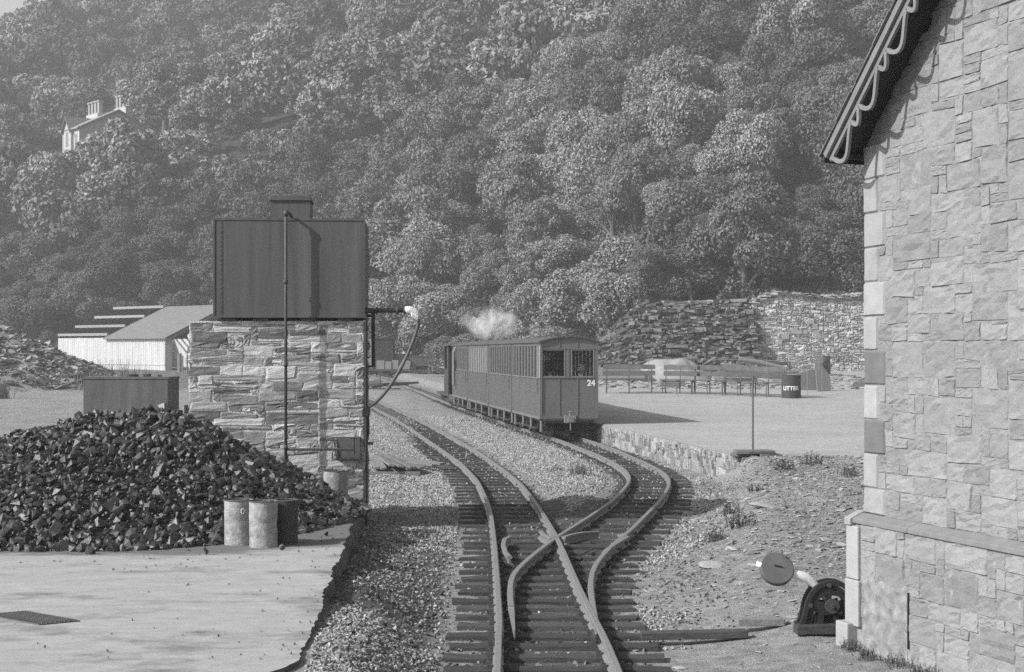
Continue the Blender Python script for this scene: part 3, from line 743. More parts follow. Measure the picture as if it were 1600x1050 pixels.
def cr(pts, n=6):
    pts = [Vector(p) for p in pts]; out = []
    for i in range(len(pts)-1):
        p0, p1, p2, p3 = pts[max(i-1,0)], pts[i], pts[i+1], pts[min(i+2,len(pts)-1)]
        for k in range(n):
            t = k/n; out.append(.5*((2*p1)+(-p0+p2)*t+(2*p0-5*p1+4*p2-p3)*t*t+(-p0+3*p1-3*p2+p3)*t**3))
    out.append(pts[-1]); return out
b = MB(); b.tube(cr(hp), .020, 10); b.build('hose', M['hose'], tw, True)
b = MB(); b.bb(.0,.075,-.055,.02,1.16,1.25); b.build('hose_clamp', M['black'], tw)
b = MB(); b.tube([(.05,-.02,1.16),(.055,-.02,.98),(.03,-.02,.86)], .015, 8); b.tube([(.02,-.02,1.16),(.015,-.02,.9)], .012, 8); b.bb(.0,.11,-.04,.01,.84,.87); b.build('hose_end', M['black'], tw)

# ------------------------------------------------------------------ coal
def coal_h(X, Y):
    qx = np.clip(X, -6.3, -3.45); hx = X-qx
    H = np.interp(X, [-8,-6,-4.9,-4.2,-3.7], [.40,.50,.78,1.00,1.02])
    rx = 1.95; ry = np.where(Y < 15.4, 3.0, 1.9); cyc = 15.4
    d = np.sqrt((hx/rx)**2 + ((Y-cyc)/ry)**2)
    h = H*(1-d) ; return h + fbm(X,Y,.9,3,61)*.14*np.clip(h*3,0,1)
def coal_heap():
    gx = np.linspace(-9,-1.4,170); gy = np.linspace(12.0,17.6,130); X, Y = np.meshgrid(gx, gy)
    Z = .24 + np.maximum(coal_h(X,Y)-.02, -.06)
    V = np.stack([X,Y,Z],-1).reshape(-1,3); idx = np.arange(X.size).reshape(X.shape)
    F = np.stack([idx[:-1,:-1],idx[:-1,1:],idx[1:,1:],idx[1:,:-1]],-1).reshape(-1,4)
    keep = (V[F][:,:,2].max(1) > .245); F = F[keep]
    r = np.random.default_rng(21); n = 30000
    px = r.uniform(-9,-1.4,n); py = r.uniform(12.1,17.4,n); h = coal_h(px,py)
    size = r.choice([.014,.022,.034,.050], n, p=[.38,.30,.20,.12])*r.uniform(.8,1.3,n)
    # coarse lumps on top and at the foot, fines on the front face
    face = fbm(px,py,1.1,3,90)+.56; k = (h > -.015) & ((size > .03) | (r.uniform(0,1,n) < .9))
    fine = (h > .10) & (h < .66) & (face > .5); k &= ~(fine & (size > .024) & (r.uniform(0,1,n) < .50))
    k &= ~((px > -3.65) & (px < -1.55) & (py > 16.70))
    px, py, h, size = px[k], py[k], h[k], size[k]
    size = size*np.where((h > .72) | (h < .12), 1.15, 1.0)
    P = np.stack([px, py, .25+np.maximum(h,0)+size*.35],-1)
    which = r.integers(0, len(LUMPS), len(P)); Rm = rotm(r, len(P)); Vs=[V]; o = len(V); Fs=[]; 
    for k_, (lv, lf) in enumerate(LUMPS):
        ids = np.where(which==k_)[0]; W = np.einsum('nij,vj->nvi', Rm[ids], lv)*size[ids][:,None,None]+P[ids][:,None,:]
        Vs.append(W.reshape(-1,3)); Fs.append((lf[None]+(np.arange(len(ids))*len(lv))[:,None,None]+o).reshape(-1,3)); o += len(ids)*len(lv)
    T = np.concatenate([F[:,[0,1,2]], F[:,[0,2,3]]]); mi = np.concatenate([np.ones(len(T)), np.zeros(sum(len(x) for x in Fs))])
    me = npmesh('coal_heap', np.concatenate(Vs), np.concatenate([T]+Fs), mi)
    o = link_mesh('coal_heap', me, [M['coal'], M['coaldust']]); tag(o, 'big black heap of lump coal on the concrete slab', 'coal', kind='stuff')
coal_heap()
for i, (x, y, s_, lab) in enumerate([(-3.35,12.2,.045,'pair-sized loose coal lump on the concrete in front of the heap'),(-2.42,12.15,.04,'loose coal lump just left of the two pale drums'),(-4.1,12.0,.03,'small coal lump alone on the concrete under the heap middle'),(-3.15,11.6,.022,'tiny coal lump farthest out on the pale concrete'),(-4.6,11.7,.025,'small coal lump out on the concrete at left'),
        (-1.62,13.4,.03,'coal lump near the slab edge right of the drums'),(-1.86,12.45,.028,'coal lump at the foot of the dark drum'),(-1.52,14.4,.04,'coal lump on the slab edge below the lone drum'),(-1.75,14.9,.05,'round coal lump in front of the lone drum')]):
    lv, lf = LUMPS[i]; me = npmesh('coal_lump', lv*s_, lf); o = link_mesh('coal_lump', me, M['coal']); o.location = (x,y,.262+s_*.55); tag(o, lab, 'coal lump', 'loose coal lumps')

# ------------------------------------------------------------------ drums
def drum(name, x, y, z, r_, h_, m, label, cat='drum', group='small drums by the coal heap', rz=0., dent=.05, logo=False, rings=(.33,.66), seed=1):
    t = thing(name, label, cat, (x,y,z), rz, group); b = MB(); rr = random.Random(seed); n = 36
    zs = [0,.012,.03]+[k/12 for k in range(1,12)]+[.97,.988,1]; prof = []
    for q in zs:
        rad = 1.0
        if q in (0,1): rad = 1.015
        for rg in rings:
            if abs(q-rg) < .03: rad = 1.02
        prof.append((r_*rad, q*h_))
    b.lathe(prof, (0,0,0), n, cap=False)
    V = [Vector(v) for v in b.V]
    for d in range(7):
        a = rr.uniform(0, 2*math.pi); zc = rr.uniform(.15,.85)*h_; am = rr.uniform(.3,1)*dent*r_*2
        for v in V:
            ang = math.atan2(v.y,v.x); da = math.atan2(math.sin(ang-a),math.cos(ang-a)); f = math.exp(-(da/.35)**2-((v.z-zc)/(.16*h_))**2)
            v.x *= 1-am*f/r_*.5; v.y *= 1-am*f/r_*.5
    b.V = [tuple(v) for v in V]; b.build('drum_side', m, t, True)
    b = MB(); b.lathe([(r_*.99,0),(r_*.99,.004)], (0,0,h_*.965), n); b.lathe([(r_*.99,0),(r_*.99,.004)], (0,0,.004), n)
    o = b.build('drum_lid', M['drumdark'], t); b = MB()
    for k in range(n):
        a0, a1 = 2*math.pi*k/n, 2*math.pi*(k+1)/n; b.tube([(r_*1.01*math.cos(a0),r_*1.01*math.sin(a0),h_),(r_*1.01*math.cos(a1),r_*1.01*math.sin(a1),h_)], .0045, 5, False)
    b.build('rim', M['rustiron'], t, True)
    b = MB(); b.lathe([(.018,0),(.018,.014)], (r_*.6,0,h_*.965+.004), 10); b.build('bung', M['iron'], o)
    return t
d1 = drum('oil_drum', -2.285, 12.85, .255, .120, .37, M['drum'], 'pale dented drum with a square label, left of the front pair by the coal heap', seed=2, rings=())
b = MB()
for k in range(5):
    a0 = -1.62+k*.08+.28; b.add([(.1225*math.cos(a0),.1225*math.sin(a0),.24),(.1225*math.cos(a0+.08),.1225*math.sin(a0+.08),.24),(.1225*math.cos(a0+.08),.1225*math.sin(a0+.08),.325),(.1225*math.cos(a0),.1225*math.sin(a0),.325)], [(0,1,2,3)])
b.build('paper_label', M['paint_grey'], d1)
b = MB(); pts = [(.1240*math.cos(-1.14+.11*math.cos(q)), .1240*math.sin(-1.14+.11*math.cos(q)), .285+.021*math.sin(q)) for q in np.linspace(0,2*math.pi,17)]; b.tube(pts, .0035, 5); b.build('label_ring', M['white'], d1)
drum('oil_drum', -2.055, 12.70, .253, .117, .375, M['drum'], 'pale rusty drum standing nearest, right of the front pair', seed=5, dent=.07)
drum('oil_drum', -1.905, 12.92, .254, .105, .36, M['drumdark'], 'dark drum half hidden behind the two pale front drums', seed=8)
drum('oil_drum', -1.875, 16.35, .253, .130, .345, M['drum'], 'lone crumpled pale drum at the foot of the stone pier', seed=13, dent=.16, rings=())

# ------------------------------------------------------------------ tread plate in the slab, timbers, rusty tank
t = thing('drain_cover', 'chequered iron cover plate let into the pale concrete', 'drain cover', (-2.9,9.27,.256), 0)
b = MB(); q = [(-3.21,9.37),(-3.01,9.5),(-2.576,9.16),(-2.78,9.03)]; q = [(x+2.9,y-9.27) for x,y in q]; b.prism(q, -.02, .004, lambda a,c,h:(a,c,h)); b.build('cover_plate', M['rustiron'], t)
b = MB(); A, B_, C_, D_ = [Vector((x,y,0)) for x,y in q]
for i in range(1,22):
    p0, p1 = B_.lerp(C_, i/22), A.lerp(D_, i/22); b.tube([p0.lerp(p1,.03)+Vector((0,0,.005)), p0.lerp(p1,.97)+Vector((0,0,.005))], .004, 4)
for i in range(1,9):
    p0, p1 = A.lerp(B_, i/9), D_.lerp(C_, i/9); b.tube([p0.lerp(p1,.02)+Vector((0,0,.0055)), p0.lerp(p1,.98)+Vector((0,0,.0055))], .004, 4)
b.build('tread_bars', M['iron'], t)
t = thing('iron_tank', 'rust-streaked rectangular iron tank behind the coal heap', 'tank', (-7.26,26,gz1(-6.5,26)), 0)
b = MB(); zt = 1.43-gz1(-6.5,26); b.bb(0,1.44,0,.85,-.1,zt); b.build('tank_body', M['rustiron'], t, bevel=.01)
b = MB(); b.bb(-.012,1.452,-.012,.862,zt-.03,zt+.006); b.build('rim', M['rustiron'], t, bevel=.004)
b = MB(); b.lathe([(.13,0),(.13,.03),(.10,.05)], (.72,.35,zt+.008), 16); b.box((1.0,.35,zt+.03),(.10,.16,.05)); b.box((1.2,.4,zt+.02),(.06,.06,.04)); b.build('tank_lid', M['iron'], t)
b = MB(); 
for k,(dx,dz,l,a) in enumerate(((0,0,1.5,.10),(.05,.13,1.4,.13),(.3,.25,.9,.08))): b.box((-5.9+dx,16.9+k*.06,.36+dz),(l,.16,.13),Matrix.Rotation(-a,3,'Y')@Matrix.Rotation(.25,3,'Z'))
tag(b.build('timber_baulk', M['sleeper'], bevel=.01), 'dark old timber baulks stacked at the left edge behind the coal', 'timber')
b = MB(); b.box((-3.62,17.4,1.28-.1),(.16,.12,.16)); b.box((-3.62,17.4,.7),(.10,.10,1.1)); tag(b.build('timber_post', M['black']), 'short black post beside the left side of the stone pier', 'post')
# old planks right of the pier
for k in range(9):
    x = -2.32+k*.085+rnd.uniform(-.02,.02); y = 25.9+rnd.uniform(-.2,.25); a = .14+.025*k+rnd.uniform(-.04,.04)
    if k > 6: a = .5+rnd.uniform(-.1,.1); x += .06
    L_ = rnd.uniform(2.6,3.3) if k < 7 else 1.6; p = Vector((x,y,gz1(x,y)+.06+.025*(k%3)))
    b = MB(); b.box((0,0,0),(.10,L_,.035)); o = b.build('plank', M['plank'], bevel=.004); o.location = p; o.rotation_euler = (rnd.uniform(-.03,.03),rnd.uniform(-.2,.2),a)
    tag(o, 'old grey plank lying in the loose pile on the ballast beside the stone pier', 'plank', 'planks lying beside the stone pier')
b = MB(); b.box((0,0,0),(.95,.08,.05)); o = b.build('timber_baulk', M['plank'], bevel=.004); o.location = (-1.93,24.3,gz1(-1.9,24.3)+.04); tag(o, 'squared timber lying crosswise in front of the loose planks', 'timber')
# ------------------------------------------------------------------ platform
def platform():
    ys = np.concatenate([np.linspace(23.1,40,70), np.linspace(40.5,76,60)]); us = np.linspace(0,1,90)
    e = platE(ys); X = e[:,None]+(30-e[:,None])*np.power(us,1.6)[None,:]; Y = np.repeat(ys[:,None],len(us),1)
    Z = platZ(Y)+fbm(X,Y,4,3,14)*.05*sst(X-e[:,None],.2,1.5)*sst(Y,24,27)
    n, m_ = X.shape; V = np.stack([X,Y,Z],-1).reshape(-1,3); idx = np.arange(n*m_).reshape(n,m_)
    F = np.stack([idx[:-1,:-1], idx[:-1,1:], idx[1:,1:], idx[1:,:-1]],-1).reshape(-1,4)
    fr = np.stack([X[0], Y[0]-.9, gz(X[0], Y[0]-.9)*0+np.minimum(platZ(Y[0]), gz(X[0],Y[0]-.9))-.02*0-.06],-1)   # tucks under the bank
    base = len(V); V = np.concatenate([V, fr]); c = base+np.arange(m_); F = np.concatenate([F, np.stack([c[2:-1], c[3:], idx[0,3:], idx[0,2:-1]],-1)])
    me = npmesh('platform_surface', V, F); o = link_mesh('platform_surface', me, M['plat'], None, True); o['kind'] = 'structure'
platform()
t = thing('platform_wall', 'rough stone retaining wall along the platform edge beside the right hand track', 'wall', (0,0,0))
L_ = 34.; n_c = int(L_/.10)
rects = pack(n_c, 6, [1,1,2,2,3], [1,2,2,3], rs); V, F = stones_np(rects, .10, .075, rs, gap=.014, lift=.018, rough=.008, jit=.010, out_var=.8, n=6)
yy = np.linspace(23.1, 60, 600); ex = platE(yy); ss = np.concatenate([[0], np.cumsum(np.hypot(np.diff(ex), np.diff(yy)))])
def edgept(u): return np.interp(u, ss, ex), np.interp(u, ss, yy)
def pw(u,v,d):
    x, y = edgept(u); x2, y2 = edgept(u+.05); tx, ty = x2-x, y2-y; l = np.hypot(tx,ty)+1e-9
    return np.stack([x-ty/l*d, y+tx/l*d*.0, platZ(y)-.46+v],-1)
wall_mesh('wall_face', V, F, pw, M['platwall'], t)
b = MB()
for a, c in zip(np.linspace(0,33,45)[:-1], np.linspace(0,33,45)[1:]):
    (xa,ya),(xc,yc) = edgept(a), edgept(c); za, zc = float(platZ(ya)), float(platZ(yc))
    b.add([(xa,ya,za-.55),(xc,yc,zc-.55),(xc,yc,zc-.004),(xa,ya,za-.004),(xa+.25,ya,za-.55),(xc+.25,yc,zc-.55),(xc+.25,yc,zc-.004),(xa+.25,ya,za-.004)],[(0,1,2,3),(3,2,6,7),(4,7,6,5),(0,3,7,4),(1,5,6,2)])
b.build('wall_core', M['lime2'], t)
rects = pack(7, 5, [1,2,3], [1,1,2], rs); V, F = stones_np(rects, .10, .085, rs, gap=.012, lift=.016, rough=.007, jit=.008)
wall_mesh('wall_end', V, F, lambda u,v,d: np.stack([3.37+u, 23.1-.001-d, v-.14],-1), M['platwall'], t)
# loose slabs capping the end of the wall
sl_ = [((3.62,23.0,.345),(.62,.42,.045),.1,0),((3.48,23.1,.305),(.40,.5,.04),-.15,0),((3.85,22.95,.30),(.42,.34,.04),.3,.05)]
labs = ['topmost broad slate slab bridging the end of the platform wall','lower left slate slab resting on the corner of the platform wall','right slate slab tilted down beyond the platform wall end']
for (p, d, a, ti), lb in zip(sl_, labs):
    b = MB(); b.prism([(-d[0]/2,-d[1]/2+.04),(-d[0]*.2,-d[1]/2),(d[0]/2-.03,-d[1]/2+.02),(d[0]/2,d[1]*.1),(d[0]/2-.06,d[1]/2),(-d[0]/2+.05,d[1]/2-.02)], 0, d[2], lambda a_,c,h:(a_,c,h))
    o = b.build('slate_slab', M['darkstone'], bevel=.006); o.location = p; o.rotation_euler = (ti,ti,a); tag(o, lb, 'slate slab', 'slate slabs on the platform wall end')
b = MB(); b.box((0,0,0),(.34,.2,.15)); o = b.build('pale_stone', M['dressed'], bevel=.015); o.location = (3.88,22.86,.215); tag(o, 'pale square block under the loose slabs at the wall end', 'stone')
b = MB(); b.box((0,0,0),(.16,.16,.17)); o = b.build('dark_block', M['darkstone'], bevel=.01); o.location = (3.50,22.87,.21); tag(o, 'dark square block under the left end of the capping slabs', 'stone')

# ------------------------------------------------------------------ train
def roof_pts(hw, z0, rise, n=12): return [(-hw+2*hw*i/n, z0+rise*(1-(2*i/n-1)**2)) for i in range(n+1)]
HW = .625; ZB, ZS, ZT = .43, 1.33, 2.10
def carriage(name, label, L_, near=False, pale=False, number=False, ducket=False):
    t = thing(name, label, 'carriage', group='carriages of the waiting train')
    b = MB(); b.bb(-HW,HW,.02,L_-.02,ZB,ZB+.05); b.build('floor', M['coachdark'], t)
    nwin = max(5, int(round((L_-.2)/.42))); pitch = (L_-.20)/nwin
    for s in (-1,1):
        b = MB()
        b.bb(min(s*HW,s*(HW-.03)),max(s*HW,s*(HW-.03)),.02,L_-.02,ZB+.051,ZS-.03)
        b.bb(min(s*HW,s*(HW-.03)),max(s*HW,s*(HW-.03)),.02,L_-.02,2.0,ZT)
        for k in range(nwin+1):
            y = .10+k*pitch; b.bb(min(s*HW,s*(HW-.03)),max(s*HW,s*(HW-.03)),max(.02,y-.05),min(L_-.02,y+.05),ZS-.029,1.999)
        k = 0; y = .06
        while y < L_-.06:      # matchboard beads
            b.bb(min(s*(HW+.0005),s*(HW+.007)),max(s*(HW+.0005),s*(HW+.007)),y,y+.035,ZB+.06,ZS-.04); y += .09
        b.bb(min(s*(HW+.001),s*(HW+.018)),max(s*(HW+.001),s*(HW+.018)),.02,L_-.02,ZS-.045,ZS-.015)
        b.bb(min(s*(HW+.001),s*(HW+.018)),max(s*(HW+.001),s*(HW+.018)),.02,L_-.02,ZB-.02,ZB+.045)
        b.bb(min(s*(HW+.001),s*(HW+.012)),max(s*(HW+.001),s*(HW+.012)),.02,L_-.02,2.03,ZT)
        for y in (.02,L_-.075): b.bb(min(s*(HW+.0008),s*(HW+.014)),max(s*(HW+.0008),s*(HW+.014)),y,y+.055,ZB+.046,2.029)
        side = b.build('side', M['coach'], t)
        for k in range(nwin):
            y0, y1 = .15+k*pitch, .05+(k+1)*pitch; ym = (y0+y1)/2
            b = MB(); b.bb(min(s*(HW-.012),s*(HW-.02)),max(s*(HW-.012),s*(HW-.02)),y0,y1,ZS-.03,2.0)
            p_ = b.build('window', M['paleblind'] if (pale and s < 0) or (near and s < 0 and k == 0) else M['dglass'], t)
            b = MB(); b.bb(min(s*(HW-.010),s*(HW+.008)),max(s*(HW-.010),s*(HW+.008)),ym-.018,ym+.018,ZS-.03,2.0); b.build('glazing_bar', M['coach'], p_)
        b = MB(); b.tube([(s*(HW+.02),.22,.95),(s*(HW+.035),.22,1.0),(s*(HW+.035),.22,1.25),(s*(HW+.02),.22,1.3)], .008, 6); b.build('handrail', M['iron'], side)
    # ends
    for e, y0, y1 in ((0,0,.03),(1,L_-.03,L_)):
        b = MB()
        if near and e == 0:
            b.bb(-HW,HW,y0,y1,ZB+.052,ZS-.01)
            for x0,x1 in ((-HW,-.595),(-.09,.04),(.545,HW)): b.bb(x0,x1,y0,y1,ZS-.009,1.919)
            b.prism([(-HW,1.92),(HW,1.92)]+[(x,z) for x,z in reversed(roof_pts(HW,ZT,.075))], y0, y1, lambda a,c,h:(a,h,c))
            for x in (-HW+.012,-.22,.18,HW-.012): b.bb(x-.014,x+.014,y0-.012,y0-.0005,ZB+.055,ZS-.03)
            for x in (-.22,.18): b.bb(x-.012,x+.012,y0-.012,y0-.0005,1.95,2.13)
            b.bb(-HW,HW,y0-.018,y0-.0006,ZS-.030,ZS-.008); b.bb(-HW,HW,y0-.014,y0-.0006,1.922,1.945); b.bb(-HW-.0,HW,y0-.020,y0-.0006,ZB-.0,ZB+.054)
            for x in (-HW-.005,HW-.03): b.bb(x,x+.035,y0-.022,y0-.0125,ZB,2.12)
            b.bb(-.05,0.0,y0-.012,y0-.0006,ZS-.007,1.92)
        else:
            b.prism([(-HW,ZB+.052),(HW,ZB+.052)]+[(x,z) for x,z in reversed(roof_pts(HW,ZT,.075))], y0, y1, lambda a,c,h:(a,h,c))
        en = b.build('end_panel', M['coach'], t)
        if near and e == 0:
            for x0, x1 in ((-.595,-.09),(.04,.545)):
                b = MB(); b.bb(x0,x1,.012,.018,ZS-.009,1.919); w_ = b.build('window', M['glass'], t)
                b = MB()
                for a_,c_,z0_,z1_ in ((x0,x0+.02,ZS-.008,1.918),(x1-.02,x1,ZS-.008,1.918),(x0+.021,x1-.021,1.895,1.918),(x0+.021,x1-.021,ZS-.008,ZS+.012)): b.bb(a_,c_,-.006,.010,z0_,z1_)
                b.build('window_frame', M['paint_grey'], w_)
    # roof
    b = MB(); out = roof_pts(HW+.05, ZT-.01, .115); inn = [(x, z-.028) for x,z in reversed(roof_pts(HW+.05, ZT-.01, .115))]
    b.prism(out+inn, -.05, L_+.03, lambda a,c,h:(a,h,c)); b.build('roof', M['roofcloth'], t)
    # underframe
    b = MB(); 
    for s in (-1,1): b.bb(s*.50-.035,s*.50+.035,.0,L_,.335,.429)
    b.bb(-.46,.46,.0,.07,.335,.428); b.bb(-.46,.46,L_-.07,L_,.335,.428)
    b.bb(-.58,.58,-.03,-.0005,.385,.43)
    b.bb(-.52,.40,.45,.50,.10,.13)
    b.build('underframe', M['iron'], t)
    for yb in (L_*.24, L_*.76):
        b = MB(); 
        for s in (-1,1):
            b.bb(s*.40-.025,s*.40+.025,yb-.52,yb+.52,.19,.30)
            for dy in (-.33,.33): b.bb(s*.43-.05,s*.43+.05,yb+dy-.06,yb+dy+.06,.13,.25); b.bb(s*.43-.015,s*.43+.015,yb+dy-.18,yb+dy+.18,.25,.275)
        b.bb(-.39,.39,yb-.1,yb+.1,.2,.33)
        bo = b.build('bogie', M['black'], t)
        for dy in (-.33,.33):
            b = MB(); rot = Matrix.Rotation(math.pi/2,3,'Y')
            for s in (-1,1): b.lathe([(.19,-.02),(.19,.02),(.215,.021),(.215,.032)] if s < 0 else [(.215,-.032),(.215,-.021),(.19,-.02),(.19,.02)], (s*.30,yb+dy,.192), 20, rot)
            b.tube([(-.3,yb+dy,.192),(.3,yb+dy,.192)], .025, 8); b.build('wheelset', M['iron'], bo)
    for y in (.12, L_*.36, L_*.64, L_-.25):
        b = MB(); b.tube([(-HW+.04,y,.16),(-HW+.04,y,.43)], .036, 10); b.lathe([(.045,.0),(.045,.03)],(-HW+.04,y,.15),10); b.build('step_hanger', M['coach'], t)
    b = MB(); b.bb(-HW-.02,-HW+.10,L_*.16,L_*.84,.19,.205); b.bb(HW-.10,HW+.02,L_*.1,L_*.9,.19,.205); b.build('footboard', M['iron'], t)
    for k in range(int(L_/1.1)):
        y = .55+k*1.1
        if near and k == 0: y = .24
        b = MB(); b.bb(-.58,.58,y,y+.36,ZB+.30,ZB+.36)
        if not (near and k == 0): b.bb(-.58,.58,y+.36,y+.40,ZB+.30,ZB+.80); b.build('seat', M['coachdark'], t)
    if near or number:
        b = MB(); b.bb(-.12,.13,-.10,-.031,.34,.50); b.bb(-.055,.065,-.16,-.101,.36,.46); b.tube([(.0,-.06,.50),(.0,-.06,.575)], .014, 8); b.tube([(-.045,-.06,.575),(.045,-.06,.575)], .014, 8)
        b.tube([(0,-.13,.36),(0,-.15,.22),(0,-.14,.18)], .012, 6); b.build('coupler', M['paint_grey'], t)
        b = MB(); b.tube([(.58,-.03,.33),(.70,-.06,.325),(.78,-.06,.325)], .014, 8); b.build('brake_pipe', M['iron'], t)
    if number:
        cu = bpy.data.curves.new('number', 'FONT'); cu.body = '24'; cu.size = .175; cu.extrude = .0025; cu.offset = .007; cu.align_x = 'CENTER'
        o = bpy.data.objects.new('tmp', cu); col.objects.link(o); dg = bpy.context.evaluated_depsgraph_get(); me = bpy.data.meshes.new_from_object(o.evaluated_get(dg)); bpy.data.objects.remove(o)
        o = link_mesh('painted_number', me, M['white'], t); o.location = (.48,-.006,1.135); o.rotation_euler = (math.pi/2,0,0); o['label'] = 'white painted number 24'
        for x in (-.35,-.02,.30):      # pale seat frames and a grab rail seen through the windows
            b = MB(); b.tube([(x,3.0,.6),(x,3.0,2.0)], .012, 6); b.build('partition_post', M['paint_grey'], t)
        b = MB(); b.bb(-.60,.60,3.02,3.04,ZB+.06,1.45); b.bb(-.60,.60,3.02,3.04,1.95,2.12)
        for x in (-.60,-.16,.10,.36,.575): b.bb(x,x+.025,3.02,3.04,1.451,1.949)
        b.build('partition', M['coachdark'], t)
        b = MB(); b.bb(-.42,-.14,1.10,1.104,1.68,1.93); n_ = b.build('notice', M['paint_grey'], t); b = MB()
        for k, (a_,c_) in enumerate(((-.38,-.20),(-.39,-.17),(-.36,-.18),(-.37,-.22),(-.33,-.21),(-.35,-.19))): b.bb(a_,c_,1.096,1.0995,1.895-k*.034,1.905-k*.034)
        b.build('notice_lines', M['iron'], n_)
    if ducket:
        b = MB(); b.prism([(HW+.001,.62),(HW+.001,2.02),(HW+.08,1.86),(HW+.08,.80)], L_-1.25, L_-.55, lambda a,c,h:(-a,h,c)); dk = b.build('ducket', M['coach'], t)
        b = MB(); b.bb(-HW-.075,-HW-.01,L_-1.254,L_-1.2505,1.25,1.6); b.build('ducket_window', M['dglass'], dk)
        b = MB(); b.bb(-HW-.10,-HW-.082,L_-1.26,L_-1.22,.80,1.86); b.tube([(-HW-.09,L_-1.24,1.86),(-HW-.01,L_-1.24,2.03)], .012, 6); b.tube([(-HW-.09,L_-1.24,.80),(-HW-.01,L_-1.24,.62)], .012, 6); b.build('ducket_trim', M['paint_grey'], dk)
    return t
ctr = lambda y: (float(BL(y))+float(BR(y)))/2-.0
def place_on(t, y0, L_):
    y1 = y0+L_*.985; x0, x1 = ctr(y0)-.035, ctr(y1)-.035; t.location = (x0, y0, 0); t.rotation_euler = (0,0,math.atan2(-(x1-x0), y1-y0)); return x1, y1
segs = [(33.0,3.95),(37.05,4.05),(41.2,5.0),(46.35,4.4)]
cs = [carriage('carriage', 'rear carriage of the train nearest the camera, numbered 24, passengers behind its end windows', 3.95, near=True, number=True),
      carriage('carriage', 'second carriage from the rear of the train, with dark windows all along', 4.05),
      carriage('carriage', 'third carriage from the rear, its side windows filled with pale panels', 5.0, pale=True),
      carriage('carriage', 'front carriage next to the locomotive, with a lookout bulging from its side', 4.4, ducket=True)]
for t, (y0, L_) in zip(cs, segs): place_on(t, y0, L_)
# locomotive at the far end
t = thing('steam_locomotive', 'small dark steam locomotive at the far head of the train', 'locomotive')
b = MB(); b.bb(-.72,.72,0,4.2,.38,.46); b.bb(-.55,.55,.05,4.15,.20,.379); b.build('frame', M['iron'], t)
b = MB()
for s in (-1,1): b.bb(s*.72-.02,s*.72+.02,.0,.50,.461,2.08); b.bb(s*.72-.02,s*.72+.02,.501,1.35,.461,1.30); b.bb(s*.72-.02,s*.72+.02,1.25,1.35,1.301,2.08)
b.bb(-.699,.699,1.32,1.35,.461,2.08); b.build('cab', M['coachdark'], t)
b = MB(); b.prism(roof_pts(.80,2.085,.12)+[(x,z-.03) for x,z in reversed(roof_pts(.80,2.085,.12))], -.12, 1.5, lambda a,c,h:(a,h,c)); b.build('cab_roof', M['roofcloth'], t)
rotx = Matrix.Rotation(-math.pi/2,3,'X')
b = MB(); b.lathe([(.36,1.351),(.36,4.1)], (0,0,1.02), 24, rotx); b.lathe([(.38,3.6),(.38,4.15),(.3,4.2)], (0,0,1.02), 24, rotx); b.build('boiler', M['black'], t)
b = MB(); b.prism([(-.46,1.0),(-.44,1.45),(-.25,1.60),(.25,1.60),(.44,1.45),(.46,1.0)], 1.4, 3.5, lambda a,c,h:(a,h,c)); b.build('saddle_tank', M['coachdark'], t)
b = MB(); b.lathe([(.12,0),(.10,.05),(.10,.62),(.14,.66),(.14,.72)], (0,3.85,1.38), 16); b.build('chimney', M['black'], t)
b = MB(); b.lathe([(.14,0),(.14,.18),(.08,.26)], (0,2.3,1.601), 16); b.build('dome', M['iron'], t)
rot = Matrix.Rotation(math.pi/2,3,'Y')
for y in (1.1,2.3):
    b = MB()
    for s in (-1,1): b.lathe([(.26,-.03),(.26,.03)], (s*.30,y,.262), 20, rot); b.bb(s*.50-.03,s*.50+.03,y-.05,y+.05,.20,.32)
    b.build('driving_wheels', M['iron'], t)
b = MB()
for s in (-1,1): b.tube([(s*.60,1.1,.2),(s*.60,2.9,.24)], .02, 8); b.lathe([(.13,2.7),(.13,3.35)], (s*.58,0,.30), 14, rotx)
b.build('cylinders', M['iron'], t)
b = MB(); b.bb(-.7,.7,-.06,-.001,.28,.46); b.bb(-.12,.12,-.22,-.061,.32,.44); b.build('buffer_beam', M['paint_grey'], t)
place_on(t, 51.0, 4.2)
# steam
sm = bpy.data.materials.new('steam'); sm.use_nodes = True; n_ = sm.node_tree; n_.nodes.clear()
o_ = n_.nodes.new('ShaderNodeOutputMaterial'); pv_ = n_.nodes.new('ShaderNodeVolumePrincipled'); n_.links.new(pv_.outputs[0], o_.inputs['Volume'])
pv_.inputs['Color'].default_value = (1,1,1,1); pv_.inputs['Anisotropy'].default_value = .0
tc = n_.nodes.new('ShaderNodeTexCoord'); nz = n_.nodes.new('ShaderNodeTexNoise'); nz.inputs['Scale'].default_value = 2.1; nz.inputs['Detail'].default_value = 7; nz.inputs['Roughness'].default_value = .68; nz.inputs['Distortion'].default_value = .5
mr = n_.nodes.new('ShaderNodeMapRange'); mr.inputs[1].default_value = .44; mr.inputs[2].default_value = .78; mr.inputs[3].default_value = 0; mr.inputs[4].default_value = 9.0
n_.links.new(tc.outputs['Object'], nz.inputs['Vector']); n_.links.new(nz.outputs[0], mr.inputs[0]); _mp = n_.nodes.new('ShaderNodeMapping'); _mp.inputs['Scale'].default_value = (1/1.15,1/.62,1/.66); _ln = n_.nodes.new('ShaderNodeVectorMath'); _ln.operation = 'LENGTH'
_fa = n_.nodes.new('ShaderNodeMapRange'); _fa.inputs[1].default_value = 1.0; _fa.inputs[2].default_value = .25; _fa.inputs[3].default_value = 0; _fa.inputs[4].default_value = 1
_mu = n_.nodes.new('ShaderNodeMath'); _mu.operation = 'MULTIPLY'
